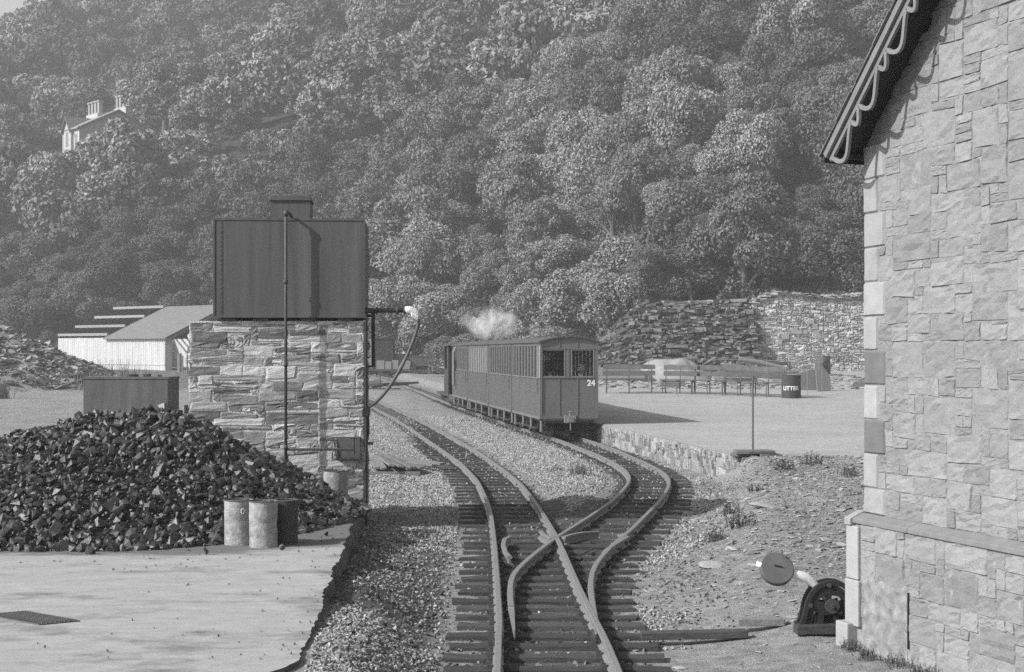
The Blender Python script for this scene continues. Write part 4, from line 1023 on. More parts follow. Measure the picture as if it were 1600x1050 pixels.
n_.links.new(tc.outputs['Object'], _mp.inputs[0]); n_.links.new(_mp.outputs[0], _ln.inputs[0]); n_.links.new(_ln.outputs['Value'], _fa.inputs[0]); n_.links.new(mr.outputs[0], _mu.inputs[0]); n_.links.new(_fa.outputs[0], _mu.inputs[1]); n_.links.new(_mu.outputs[0], pv_.inputs['Density'])
b = MB(); r4 = random.Random(3)
b2 = bmesh.new()
bmesh.ops.create_icosphere(b2, subdivisions=4, radius=1, matrix=Matrix.Diagonal((1.15,.62,.66,1)))
me = bpy.data.meshes.new('steam_cloud'); b2.to_mesh(me); b2.free()
o = link_mesh('steam_cloud', me, sm); o.location = (-.80,54.2,2.88); tag(o, 'white puff of steam drifting above the front of the train', 'steam', kind='stuff')

# ------------------------------------------------------------------ passengers
def person(loc, rz, hair, shirt, label, turn=0.):
    me = bpy.data.meshes.new('person')
    J = {'pel':(0,0,.0),'wai':(0,.01,.15),'che':(0,.02,.32),'nek':(0,.0,.46),'hed':(0,-.02,.53),
         'shl':(-.17,.02,.42),'ell':(-.21,-.02,.16),'hal':(-.12,-.24,.10),'shr':(.17,.02,.42),'elr':(.21,-.02,.16),'har':(.12,-.24,.10),
         'hil':(-.09,-.03,-.02),'knl':(-.11,-.42,.0),'anl':(-.11,-.40,-.36),'tol':(-.11,-.54,-.40),'hir':(.09,-.03,-.02),'knr':(.11,-.42,.0),'anr':(.11,-.40,-.36),'tor':(.11,-.54,-.40)}
    K = list(J); E = [('pel','wai'),('wai','che'),('che','nek'),('nek','hed'),('che','shl'),('shl','ell'),('ell','hal'),('che','shr'),('shr','elr'),('elr','har'),('pel','hil'),('hil','knl'),('knl','anl'),('anl','tol'),('pel','hir'),('hir','knr'),('knr','anr'),('anr','tor')]
    me.from_pydata([J[k] for k in K], [(K.index(a),K.index(c)) for a,c in E], [])
    o = link_mesh('person', me, M[shirt]); o.location = loc; o.rotation_euler = (0,0,rz)
    rad = {'pel':.13,'wai':.125,'che':.13,'nek':.05,'hed':.05,'shl':.065,'ell':.045,'hal':.03,'hil':.09,'knl':.062,'anl':.042,'tol':.035}
    md = o.modifiers.new('skin','SKIN'); md.use_smooth_shade = True
    for i, k in enumerate(K):
        r_ = rad.get(k, rad.get(k[:-1]+'l', .05)); me.skin_vertices[0].data[i].radius = (r_, r_*.85)
    me.skin_vertices[0].data[0].use_root = True
    o.modifiers.new('s','SUBSURF').levels = 1; o.modifiers['s'].render_levels = 2
    tag(o, label, 'person')
    rotm_ = Matrix.Rotation(turn,3,'Z'); b = MB()
    prof = [(.001,-.115),(.035,-.112),(.058,-.085),(.072,-.03),(.078,.02),(.075,.06),(.055,.098),(.025,.115),(.001,.118)]
    b.lathe(prof, (0,0,0), 20, cap=False); b.V = [tuple(rotm_ @ Vector((v[0]*.93, v[1]*1.18+(-.008 if v[1]<0 else 0), v[2]))+Vector((0,-.02,.64))) for v in b.V]
    h = b.build('head', M['skin'], o, True)
    b = MB(); b.prism([(-.10,-.008),(-.122,-.03),(-.095,-.035)], -.011, .011, lambda a,c,h_: tuple(rotm_@Vector((h_,a,c))+Vector((0,-.02,.64))))
    for s in (-1,1): b.lathe([(.001,-.006),(.02,-.004),(.02,.004),(.001,.006)], tuple(rotm_@Vector((s*.072,.005,-.01))+Vector((0,-.02,.64))), 8, Matrix.Rotation(math.pi/2,3,'Y'))
    b.build('nose_and_ears', M['skin'], h)
    b = MB()
    for s in (-1,1): b.lathe([(.001,-.004),(.009,0),(.001,.004)], tuple(rotm_@Vector((s*.03,-.088,.005))+Vector((0,-.02,.64))), 8)
    b.box(tuple(rotm_@Vector((0,-.085,-.06))+Vector((0,-.02,.64))),(.04,.006,.006), rotm_); b.build('eyes_and_mouth', M['iron'], h)
    b = MB(); r_ = random.Random(4)
    b.lathe([(.001,.132),(.035,.128),(.065,.108),(.085,.065),(.090,.02),(.086,-.03),(.07,-.06)], (0,0,0), 22, cap=False, wob=.14, wr=r_)
    V = []
    for v in b.V:
        y = v[1]*1.2+.012
        if y < -.05 and v[2] < .06: y = -.05; 
        V.append(tuple(rotm_@Vector((v[0],y,v[2]))+Vector((0,-.02,.64))))
    b.V = V; b.build('hair', M[hair], o, True)
    return o
c0 = cs[0]; mw = Matrix.Translation(c0.location) @ Matrix.Rotation(c0.rotation_euler.z,4,'Z')
person(mw @ Vector((-.36,.34,.86)), c0.rotation_euler.z+R(172), 'hairdark', 'shirt', 'passenger with dark hair and white collar at the left end window of the rear carriage', R(60))
person(mw @ Vector((.33,.34,.85)), c0.rotation_euler.z+R(184), 'hairgrey', 'shirt', 'passenger with curly grey hair at the right end window of the rear carriage', R(-20))

# ------------------------------------------------------------------ platform furniture
def bench(L_):
    t = thing('bench', '', 'bench', group='slatted benches on the platform')
    for k, z in enumerate((.60,.80)):
        b = MB(); b.box((0,.20+k*.035,z+.05),(L_,.025,.15),Matrix.Rotation(-.2,3,'X')); b.build('backrest_slat', M['bench'], t, bevel=.004)
    b = MB()
    for k in range(3): b.bb(-L_/2,L_/2,-.22+k*.13,-.11+k*.13,.43,.458)
    b.build('seat', M['bench'], t)
    for x in (-L_/2+.08, 0, L_/2-.08):
        b = MB(); b.bb(x-.014,x+.014,-.20,-.172,-.02,.428); b.bb(x-.014,x+.014,.137,.165,-.02,.428); b.bb(x-.019,x+.019,-.164,.129,.39,.428); b.tube([(x,.165,.40),(x,.235,.86)], .018, 6); b.build('leg_frame', M['rustiron'], t)
    return t
bspots = [((3.75,49.2),R(-4),'bench nearest the train, half hidden behind the rear carriage',1.5),
          ((5.30,48.9),R(-24),'bench at the left end of the row of four on the platform',1.0),
          ((6.22,48.6),R(-22),'second bench from the left in the row of four',1.0),
          ((7.10,48.0),R(-24),'third bench from the left in the row of four',1.0),
          ((7.88,47.4),R(-20),'bench at the right end of the row, beside the litter drum',1.0)]
pb = None
for (x,y), rz, lab, sc_ in bspots:
    if pb is None: t = pb = bench(1.12)
    else: t = dup(pb)
    t.location = (x,y,float(platZ(y))); t.rotation_euler = (0,0,rz); t.scale = (sc_,1,1); t['label'] = lab
ld = drum('litter_drum', 8.55, 47.0, float(platZ(47.0))-.01, .285, .70, M['drumdark'], 'dark steel drum lettered LITTER in white at the end of the benches', 'litter bin', None, rz=0, dent=.01, seed=4, rings=(.30,.62))
cu = bpy.data.curves.new('lettering', 'FONT'); cu.body = 'LITTER'; cu.size = .17; cu.extrude = .002; cu.offset = .004; cu.align_x = 'CENTER'
o = bpy.data.objects.new('tmp', cu); col.objects.link(o); dg = bpy.context.evaluated_depsgraph_get(); me = bpy.data.meshes.new_from_object(o.evaluated_get(dg)); bpy.data.objects.remove(o)
for v in me.vertices:
    a = v.co.x/.292 - math.pi/2 - .25; rr_ = .2925+v.co.z; v.co = (rr_*math.cos(a), rr_*math.sin(a), .245+v.co.y)
link_mesh('lettering', me, M['white'], ld)
# wire fence round the yard
fp = [(4.65,52.3),(6.15,51.9),(7.3,51.2),(8.35,50.4),(8.9,49.4),(9.35,48.6),(9.75,48.3)]
t = thing('wire_fence', 'thin post and wire fence behind the platform benches', 'fence', (0,0,0))
for i,(x,y) in enumerate(fp):
    z = float(platZ(y)); hgt = 1.05 if i != len(fp)-1 else 2.1; b = MB(); b.tube([(x,y,z-.1),(x,y,z+hgt)], .011, 6); b.build('post', M['paint_grey'], t)
for hh in (1.02,):
    b = MB(); b.tube([(x,y-.018,float(platZ(y))+hh) for x,y in fp], .006, 5); b.build('wire', M['paint_grey'], t)
b = MB(); b.tube([(3.63,23.15,.30),(3.63,23.15,1.48)], .014, 8); b.tube([(3.63,23.15,1.48),(3.63,23.15,1.50)], .018, 8); tag(b.build('fence_post', M['rustiron']), 'slender iron post standing at the near end of the platform', 'post')

# sand heap, slate stacks, logs, chest, brazier beyond the fence
def mound(name, cx, cyy, rx, ry, h, z, m, seed=1, lump=.1, n=60, flat=1.0):
    u = np.linspace(-1.15,1.15,n); U, W_ = np.meshgrid(u,u); d = np.hypot(U,W_)
    H = (np.clip(1-d*d,-.12,1)*.95 if flat < 1 else np.maximum(1-d,-.12))*h + fbm(U*rx,W_*ry,.8,4,seed)*lump
    V = np.stack([cx+U*rx, cyy+W_*ry, z+H],-1).reshape(-1,3); idx = np.arange(n*n).reshape(n,n)
    return link_mesh(name, npmesh(name, V, np.stack([idx[:-1,:-1],idx[:-1,1:],idx[1:,1:],idx[1:,:-1]],-1).reshape(-1,4)), m, None, True)
tag(mound('sand_heap', 6.1, 59.5, 1.9, 1.6, .98, .70, M['sand'], 4, .34, flat=.72), 'pale smooth heap of sand behind the benches', 'sand', kind='stuff')
def slab_stack(n, w_, d_, th, x, y, z, label, rz=0, m='chip'):
    t = thing('slate_stack', label, 'slate stack', (x,y,z), rz, 'stacks of slate slabs in the yard')
    for k in range(n):
        b = MB(); b.box((rnd.uniform(-.05,.05),rnd.uniform(-.04,.04),th*(k+.5)+k*.006),(w_*rnd.uniform(.85,1.05),d_,th),rnd.uniform(-.05,.05)); b.build('slab', M[m], t)
slab_stack(3,1.5,.7,.085,8.2,56.5,.72,'low wide stack of grey slate slabs behind the middle benches')
slab_stack(5,1.5,.7,.07,9.9,55,.70,'stack of slate slabs behind the litter drum')
slab_stack(4,.9,.6,.07,5.6,53.6,.62,'small stack of pale-edged slabs behind the left benches',0,'capstone')
slab_stack(5,2.1,.6,.10,3.9,58,.76,'long stack of slabs left of the sand heap')
for k,(x,y,z,l,a,ti) in enumerate(((9.6,62,1.18,2.2,.05,.14),(10.2,62.4,1.38,2.0,-.1,.20),(9.2,61.8,1.05,1.8,.1,.02),(10.6,61.5,1.02,1.8,-.05,-.04))):
    b = MB(); b.tube([(-l/2,0,0),(0,.03,.02),(l/2,0,0)], [.11,.10,.08], 9); o = b.build('log', M['plank']); o.location = (x,y,z); o.rotation_euler = (0,ti,a)
    tag(o, ['long grey log sloping on the pile left of the dark chest','topmost log of the pile beside the dark chest','lowest left log under the pile beside the chest','low log at the right of the pile beside the chest'][k], 'log', 'logs piled in the yard')
t = thing('wheeled_chest', 'dark low wagon chest with a white lettered plate against the rear wall', 'wagon', (11.1,64,.86))
b = MB(); b.bb(-.45,.45,-.3,.3,.12,.52); b.prism([(-.3,.52),(.3,.52),(.2,.60),(-.2,.60)],-.45,.45,lambda a,c,h:(h,a,c)); b.build('chest_body', M['coachdark'], t, bevel=.01)
b = MB(); b.bb(-.22,.30,-.312,-.301,.24,.44); n_ = b.build('name_plate', M['white'], t); b = MB()
for k in range(8):
    x = -.19+k*.058+(.02 if k > 4 else 0); b.bb(x,x+.012,-.318,-.3125,.28,.40); b.bb(x+.013,x+.034,-.318,-.3125,.28 if k%2 else .385,.295 if k%2 else .40)
b.build('plate_lettering', M['iron'], n_)
for s in (-.28,.28):
    b = MB(); b.lathe([(.10,-.36),(.10,.36)], (s,0,.10), 12, Matrix.Rotation(math.pi/2,3,'X')); b.build('wheel', M['black'], t)
t = drum('fire_drum', 13.05, 64.5, float(platZ(64.5)), .32, .82, M['rustiron'], 'rust-pierced dark drum standing before the rubble wall', 'drum', None, seed=6, dent=.06)
b = MB()
for (a,z) in ((-1.9,.5),(-1.7,.3),(-1.5,.55),(-1.3,.35),(-1.75,.42),(-1.1,.6)): b.box((.325*math.cos(a),.325*math.sin(a),z),(.07,.05,.11),Matrix.Rotation(a+math.pi/2,3,'Z'))
b.build('pierced_hole', M['black'], t)
for k,(x,y,w_,h_,a,ti,lb) in enumerate(((9.9,51.2,.9,.75,-.2,.35,'grey sheet of slate leaning right of the low slab stack'),(10.3,50.6,.55,.85,.3,-.3,'upright leaning slate behind the right fence post'),(12.3,53.5,1.0,.22,.1,0,'curled sheet of scrap lying right of the fence'))):
    b = MB(); b.prism([(-w_/2,0),(w_/2*.8,0),(w_/2,h_*.6),(w_*.1,h_),(-w_/2*.8,h_*.8)],-.02,.02,lambda a_,c,h:(a_,h,c)); o = b.build('leaning_slate', M['capstone']); o.location = (x,y,float(platZ(y))); o.rotation_euler = (ti,0,a); tag(o, lb, 'slate')
n = 900; r = np.random.default_rng(5); X = r.uniform(3.0,14,n); Y = r.uniform(51.8,66,n); S = r.uniform(.05,.22,n)
scatter('yard_rubble', CHIPS, np.stack([X,Y,platZ(Y)+S*.1],-1), S, r, M['chip'], tilt=.3, kind='stuff', label='broken slate lying about the yard behind the benches', category='rubble')

# ------------------------------------------------------------------ rear walls
t = thing('rubble_wall', 'tall pale rubble retaining wall behind the yard at right', 'wall', (11.0,70,.95))
rects = pack(100, 48, [1,1,2,2,3,4], [1,1,1,2,2], rs); V, F = stones_np(rects, .112, .078, rs, gap=.02, lift=.035, rough=.018, jit=.016, out_var=.8, n=6, courses=.12)
def rw(u,v,d):
    top = 3.55+.10*np.sin(u*1.3)+fbm(u,u*0,.5,2,5)*.25-.35*(1-sst(u,0,1.2)); return np.stack([u, -d*1.0+.12*v, np.minimum(v, top+d*2)],-1)
wall_mesh('wall_face', V, F, rw, M['rearwall'], t)
b = MB(); b.prism([(0,-.3),(11.2,-.3),(11.2,3.45),(1.2,3.40),(0,3.1)], .46, 1.6, lambda a,c,h:(a,h,c)); b.prism([(.0,-.3),(.46,3.4),(.46,-.3)],0,11.2,lambda a,c,h:(h,a+.02,c)); b.build('wall_core', M['lime'], t)
b = MB()
for k in range(70):
    u = .1+k*.158; b.box((u, .45, 3.52+.10*math.sin(u*1.3)-.35*(1-float(sst(u,0,1.2)))+rnd.uniform(-.03,.08)),(rnd.uniform(.2,.55),.5,.045),Matrix.Rotation(rnd.uniform(-.12,.12),3,'Y'))
b.build('coping', M['rearwall'], t)
for k in range(12):
    b = MB(); u, v = rnd.uniform(1.2,3.0), rnd.uniform(1.3,2.3); b.box((u,-.055+.12*v,v),(rnd.uniform(.15,.3),.05,rnd.uniform(.12,.26)),0.); b.build('pale_patch', M['dressed'], t, bevel=.01)
# dark dry-stacked slate bank left of it
t = thing('slate_bank', 'dark dry-stacked slab bank sloping down behind the sand heap', 'stone bank', (3.4,69.3,.8))
r = np.random.default_rng(17); Vs=[]; Fs=[]; o=0; cube = np.array([(x,y,z) for z in (-.5,.5) for y in (-.5,.5) for x in (-.5,.5)]); cf = np.array([(0,2,3,1),(4,5,7,6),(0,1,5,4),(2,6,7,3),(0,4,6,2),(1,3,7,5)])
def bank_top(u): return np.interp(u, [-.3,.6,1.8,2.6,7.9], [.6,1.5,2.6,3.3,3.45])
n = 3600; U = r.uniform(-.3,7.75,n); W_ = r.uniform(0,1,n)*1.0
for u, q in zip(U, W_):
    h = q*bank_top(u); dep = h*.42 + r.uniform(-.15,.35); sc_ = r.choice([.5,.8,1.2],p=[.5,.35,.15])
    d = np.array([r.uniform(.22,.7)*sc_, r.uniform(.3,.5), r.uniform(.035,.13)*(.7+.5*sc_)]); a = r.normal(0,.35); ti = r.normal(0,.10)+(.35 if u < 1.8 else 0)*-.6; 
    if r.uniform() < .04: ti += r.choice([-1,1])*.6
    Rm = np.array(Matrix.Rotation(ti,3,'Y') @ Matrix.Rotation(a,3,'Z') @ Matrix.Rotation(r.normal(0,.12),3,'X'))
    V = (cube*d*(1+r.uniform(-.12,.12,(8,3))))@Rm.T + [u, dep, h]; Vs.append(V); Fs.append(cf+o); o += 8
link_mesh('stacked_slabs', npmesh('stacked_slabs', np.concatenate(Vs), np.concatenate(Fs)), M['drywall'], t)
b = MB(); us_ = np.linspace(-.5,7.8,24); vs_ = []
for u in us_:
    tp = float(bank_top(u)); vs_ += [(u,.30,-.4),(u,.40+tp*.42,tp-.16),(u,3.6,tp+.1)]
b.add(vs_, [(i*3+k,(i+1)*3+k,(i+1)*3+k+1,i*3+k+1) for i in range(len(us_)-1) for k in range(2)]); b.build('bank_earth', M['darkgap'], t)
# ------------------------------------------------------------------ point lever by the building
t = thing('point_lever', 'cast iron point lever with a round counterweight beside the building corner', 'point lever', (2.12,10.33,gz1(2.1,10.33)+.045), R(0))
b = MB()
def arch(y0, y1, sx=1.):
    # quadrant plate: arched outer rim, hub, slots, two legs
    ol = [(-.205,.0),(-.175,.03),(-.155,.10),(-.135,.18),(-.09,.255),(-.03,.29),(.04,.297),(.11,.275),(.16,.22),(.185,.15),(.19,.0)]
    b.ribbon(cr2(ol), .030, y0-.012, y1+.012, lambda a,c,h:(a*sx,h,c))
    il = [(-.125,.14),(-.09,.205),(-.03,.235),(.04,.24),(.10,.22),(.145,.16)]
    b.ribbon(cr2(il), .055, y0, y1, lambda a,c,h:(a*sx,h,c))
    b.ribbon([(-.10,.145),(0,.125),(.09,.145)], .075, y0+.0005, y1-.0005, lambda a,c,h:(a*sx,h,c))
    for a0 in (-.135,-.055,.055,.15): b.ribbon([(a0*.75,.17),(a0,.01)], .034, y0+.001, y1-.001, lambda a,c,h:(a*sx,h,c))
    b.ribbon([(.0,.16),(.0,.245)], .04, y0+.0015, y1-.0015, lambda a,c,h:(a*sx,h,c)); b.ribbon([(-.115,.15),(-.15,.16)], .03, y0+.0015, y1-.0015, lambda a,c,h:(a*sx,h,c))
def cr2(pts): return [(v.x, v.y) for v in cr([(a,c,0) for a,c in pts], 4)]
arch(-.05,-.035); arch(.055,.07)
b.build('quadrant_frame', M['black'], t)
b = MB(); b.lathe([(.048,-.075),(.048,-.052),(.030,-.0515),(.030,.09)], (.02,0,.145), 18, Matrix.Rotation(-math.pi/2,3,'X')); b.lathe([(.014,-.09),(.014,-.076)], (.02,0,.145), 8, Matrix.Rotation(-math.pi/2,3,'X'))
for p in ((-.125,.15),(.0,.285)): b.lathe([(.016,-.068),(.016,.08)], (p[0],0,p[1]), 8, Matrix.Rotation(-math.pi/2,3,'X'))
b.build('pivot', M['iron'], t)
b = MB(); b.tube([(.02,.01,.145),(-.06,.01,.262),(-.145,.0,.33),(-.27,-.02,.365),(-.30,-.02,.372)], [.016,.026,.034,.034,.026], 10); b.tube([(-.30,-.02,.372),(-.48,-.03,.425)], [.013,.018], 10); b.build('lever_arm', M['white'], t, True)
ax = Vector((.06,-.86,.50)).normalized(); q = Vector((0,0,1)).rotation_difference(ax).to_matrix()
b = MB(); b.lathe([(.108,-.024),(.114,-.018),(.114,.018),(.108,.024)], (-.345,-.03,.388), 32, q); b.tube([(-.225,-.02,.350),(-.27,-.02,.365)], .022, 10); b.tube([Vector((-.345,-.03,.388))+Vector((.03,0,.10)), Vector((-.345,-.03,.388))+Vector((.035,0,.128))], .008, 6)
o = b.build('counterweight', M['rustiron'], t, auto=40)
b = MB(); b.box(Vector((-.34,-.03,.40))+ax*.0245,(.055,.006,.010),q@Matrix.Rotation(-.15,3,'Z')); b.build('slot', M['black'], o)
b = MB(); b.box((0.02,-.06,-.005),(.50,.11,.06),Matrix.Rotation(R(3),3,'Z')); b.box((.09,.16,.02),(.5,.12,.08),Matrix.Rotation(R(2),3,'Z')); b.build('base_timber', M['sleeper'], t, bevel=.006)
b = MB(); b.box((0,0,0),(.72,.10,.05)); o = b.build('point_timber', M['sleeper'], bevel=.005); o.location = (1.23,10.38,gz1(1.75,10.38)+.008); o.rotation_euler=(0,R(-1),R(1)); tag(o, 'long dark timber running from the track to the point lever', 'timber')
b = MB(); b.box((0,0,0),(.32,.09,.05)); o = b.build('point_timber', M['plank'], bevel=.005); o.location = (1.72,10.62,gz1(1.85,10.62)+.03); tag(o, 'short pale timber between the long timber and the point lever', 'timber')

# flat stones on the bank
for k,(x,y,s_,a,m_,lb) in enumerate(((2.72,16.6,.17,.2,'dressed','broad pale flat stone lying on the middle of the bank'),(3.50,16.3,.075,0,'dressed','small white stone near the building on the bank'),(1.78,13.6,.15,.5,'chip','grey slab half buried at the foot of the bank beside the sleepers'),
        (2.05,14.2,.12,1.2,'chip','smaller slab behind the one at the foot of the bank'),(2.72,19.2,.10,.3,'dressed','pale oval stone below the platform wall end'),(4.65,22.6,.07,.2,'black','lone black stone on the bank top against the building'),
        (1.05,9.6,.05,0,'chip','single flat chip on the bare ground right of the rails'))):
    V, F = rock(ICO2, np.random.default_rng(40+k), 9, .5, (1,.75,.22)); o = link_mesh('flat_stone', npmesh('flat_stone', V*s_, F), M[m_]); o.location = (x,y,gz1(x,y)+s_*.10); o.rotation_euler = (.12,.05,a); tag(o, lb, 'stone')

# ------------------------------------------------------------------ weeds
def tuft_mesh(n, h, sp, seed, leafy=False):
    r = np.random.default_rng(seed); V=[]; F=[]
    for i in range(n):
        x, y = r.normal(0, sp*.35, 2); a = r.uniform(0, 2*np.pi); lean = r.uniform(.1,.6)*h; hh = h*r.uniform(.5,1); w_ = .004+.01*h
        dx, dy = np.cos(a), np.sin(a); px, py = -dy*w_, dx*w_; o = len(V)
        for q in (0,.5,1):
            cx, cyy, cz = x+dx*lean*q*q, y+dy*lean*q*q, hh*(q if not leafy else q); f = 1-q*.85
            V += [(cx-px*f, cyy-py*f, cz), (cx+px*f, cyy+py*f, cz)]
        F += [(o,o+1,o+3,o+2),(o+2,o+3,o+5,o+4)]
        if leafy:
            for k in range(7):
                q = r.uniform(.2,1); c = np.array([x+dx*lean*q*q, y+dy*lean*q*q, hh*q]); d1 = r.normal(0,1,3); d1 /= np.linalg.norm(d1); d2 = np.cross(d1, r.normal(0,1,3)); d2 /= np.linalg.norm(d2); s_ = h*r.uniform(.05,.11); o = len(V)
                V += [tuple(c), tuple(c+d1*s_+d2*s_*.4), tuple(c+d1*s_*2), tuple(c+d1*s_-d2*s_*.4)]; F.append((o,o+1,o+2,o+3))
    return V, F
def tuft(x, y, n, h, sp, seed, label, leafy=False, z=None, grp='weeds growing about the tracks'):
    V, F = tuft_mesh(n, h, sp, seed, leafy); o = link_mesh('weed' if leafy else 'grass_tuft', npmesh('t', V, F), M['weed'] if leafy else M['grass'])
    o.location = (x,y,(gz1(x,y) if z is None else z)-.01); tag(o, label, 'weed' if leafy else 'grass', grp)
tuft(1.05,23.6,90,.24,.22,1,'wispy grass tuft on the pale ballast between the two tracks')
tuft(.72,24.6,50,.12,.2,2,'low tuft just behind the wispy grass between the tracks')
tuft(-17.3,52,120,.75,.5,3,'tall dry grass clump at the far left edge of the yard')
tuft(-16.4,62,260,1.3,2.0,4,'spray of dry grass beside the foot of the left spoil heap')
for k,(x,y,h,lb) in enumerate(((2.30,15.6,.20,'bushy weed at the left foot of the bank'),(2.0,15.1,.15,'low weed nearest the sleepers on the bank'),(2.45,17.0,.15,'weed just behind the bushy one on the bank'),(3.6,20.3,.20,'weed clump high on the middle of the bank'),(4.1,21.0,.2,'weed clump on the bank top'),(4.3,19.6,.17,'weed clump close to the building on the bank'),(2.9,18.2,.12,'small weed on the bank slope'),(-.95,16.2,.12,'weed at the foot of the concrete slab edge'),(-1.0,11.0,.10,'weed growing under the concrete edge in the foreground'))):
    tuft(x,y,34,h,h*1.3,20+k,lb,True)
n=0
for k,(u,v) in enumerate(((.06,-.16),(.16,-.20),(.30,-.18),(.42,-.22),(.55,-.17),(.72,-.20),(.9,-.18))):
    x = 2.28+ux*u-uy*(-1)*0+(-.947)*(-v)*1.0*-1*-1 if False else 2.28+ux*u+.947*v; y = 9.92+uy*u+.322*v
    tuft(x,y,26,.07,.10,60+k,'small weeds in the gravel along the foot of the building plinth',True,grp='weeds at the building foot')
# grass on the terrace above the rear walls
tg = np.random.default_rng(8); VV=[]; FF=[]; o=0
for i in range(260):
    V, F = tuft_mesh(14, tg.uniform(.3,.7), .5, 100+i); x = tg.uniform(5,21); y = tg.uniform(72,78); V = np.array(V)+[x,y,gz1(x,y)-.05]; VV.append(V); FF.append(np.array(F)+o); o += len(V)
o = link_mesh('terrace_grass', npmesh('terrace_grass', np.concatenate(VV), np.concatenate(FF)), M['grass']); tag(o, 'rough grass on the terrace above the rear stone walls', 'grass', kind='stuff')

# ------------------------------------------------------------------ spoil heap at left
t = mound('spoil_heap', -23.2, 66, 6.6, 7.5, 3.0, .42, M['ground'], 9, .5); tag(t, 'heap of slate spoil and earth at the left edge of the yard', 'spoil', kind='stuff')
a = t.data.attributes.new('dirt','FLOAT','POINT'); a.data.foreach_set('value', np.full(len(t.data.vertices), .35, dtype=np.float32))
r = np.random.default_rng(31); n = 5200; a_ = r.uniform(0,2*np.pi,n); q = np.sqrt(r.uniform(0,1,n)); X = -23.2+6.6*q*np.cos(a_); Y = 66+7.5*q*np.sin(a_); h = .42+3.0*(1-q)+fbm((X+23.2),(Y-66),.8,4,9)*.5
S = r.choice([.09,.15,.26,.42], n, p=[.5,.3,.15,.05])*r.uniform(.7,1.2,n)
scatter('spoil_slabs', CHIPS, np.stack([X,Y,h+.06],-1), S, r, mat('spoil_chip', .20, .2, 10, .85, .3, 30, isl=.65), tilt=.6, kind='stuff', label='broken slate slabs strewn over the spoil heap', category='slate waste')
drum('oil_drum', -15.2, 58, gz1(-15.2,58)-.05, .35, .95, M['drum'], 'pale drum lying at the foot of the spoil heap behind the rusty tank', group=None, seed=9).rotation_euler = (0, R(80), R(20))

# ------------------------------------------------------------------ shed
th = R(-42); t = thing('timber_shed', 'long white-walled shed with half of its roof stripped to the rafters', 'shed', (-21.9,97,.55), th)
# local x runs back along the wall to the left (negative), y goes to the gable depth
Ls, Wd, Ze, Zr = 12.4, 9.6, 2.25, 4.35
b = MB()
V = []; nx = 180
for i in range(nx+1):
    x = -Ls*i/nx; y = .03*math.sin(i*1.9); V += [(x,y,0),(x,y,Ze)]
b.add(V, [(2*i,2*i+1,2*i+3,2*i+2) for i in range(nx)]); b.bb(-Ls,0,.06,.12,0,Ze); b.build('front_wall', M['shedwall'], t)
b = MB(); b.bb(-Ls,0,-.05,-.035,.5,.56); b.build('wall_rail', M['shedwall'], t)
b = MB(); b.bb(-Ls,0,Wd-.1,Wd,0,Ze); b.bb(-Ls,-Ls+.1,.12,Wd-.1,0,Ze); b.build('rear_wall', M['shedwall'], t)
b = MB(); b.prism([(.1,Ze-.05),(Wd-.1,Ze-.05),(Wd/2,Zr-.05)], -.14, -.02, lambda a_,c,h:(h,a_,c)); b.build('gable', M['coachdark'], t)
b = MB(); b.bb(-.1,0,0.13,.5,0,Ze-.06); b.build('gable_wall', M['shedwall'], t); b = MB(); b.bb(-.1,0,3.4,3.6,0,Ze-.06); b.build('gable_wall', M['coachdark'], t); b = MB(); b.bb(-.1,0,7.5,Wd-.11,0,Ze-.06); b.build('gable_wall', M['coachdark'], t)  # dark wall pieces: their colour stands in for shade inside the open end
b = MB(); 
for s in (0,1):
    y0, y1 = (-.25, Wd/2) if s == 0 else (Wd+.25, Wd/2); z0_ = Ze-.10
    b.add([(-6.6,y0,z0_),(.35,y0,z0_),(.35,y1,Zr),(-6.6,y1,Zr),(-6.6,y0,z0_+.07),(.35,y0,z0_+.07),(.35,y1,Zr+.07),(-6.6,y1,Zr+.07)],[(0,1,2,3),(4,5,6,7),(0,1,5,4),(1,2,6,5),(2,3,7,6),(3,0,4,7)])
b.build('roof', M['shedroof'], t)
b = MB()
for s in (0,1):
    for k in range(28):
        q = k/28; y = (-.2+q*(Wd/2+.2)) if s == 0 else (Wd+.2-q*(Wd/2+.2)); z = Ze-.12+(Zr-Ze+.1)*q; b.prism([(-.10,0),(.10,0),(0,-.32)], .36, .39, lambda a_,c,h:(h,y+a_*.9,z+c))
b.build('verge_fringe', M['paint_grey'], t)
b = MB()
for k in range(9):
    x = -6.75-k*.69
    for s in (0,1):
        ya, yb = (0, Wd/2) if s == 0 else (Wd, Wd/2); b.add([(x,ya,Ze-.02),(x+.09,ya,Ze-.02),(x+.09,yb,Zr-.05),(x,yb,Zr-.05),(x,ya,Ze+.12),(x+.09,ya,Ze+.12),(x+.09,yb,Zr+.09),(x,yb,Zr+.09)],[(0,1,2,3),(4,5,6,7),(0,1,5,4),(1,2,6,5),(2,3,7,6),(3,0,4,7)])
b.build('rafters', M['black'], t)
for q in (.02,.30,.62,.94):
    b = MB(); y = q*Wd/2; z = Ze+(Zr-Ze)*q+.10; b.bb(-Ls-.2,-6.62,y,y+.16,z,z+.17); b.build('purlin', M['dressed'], t)
b = MB(); b.bb(-Ls+.2,-.3,.2,Wd-.2,-.2,.02); b.build('floor', M['darkgap'], t)
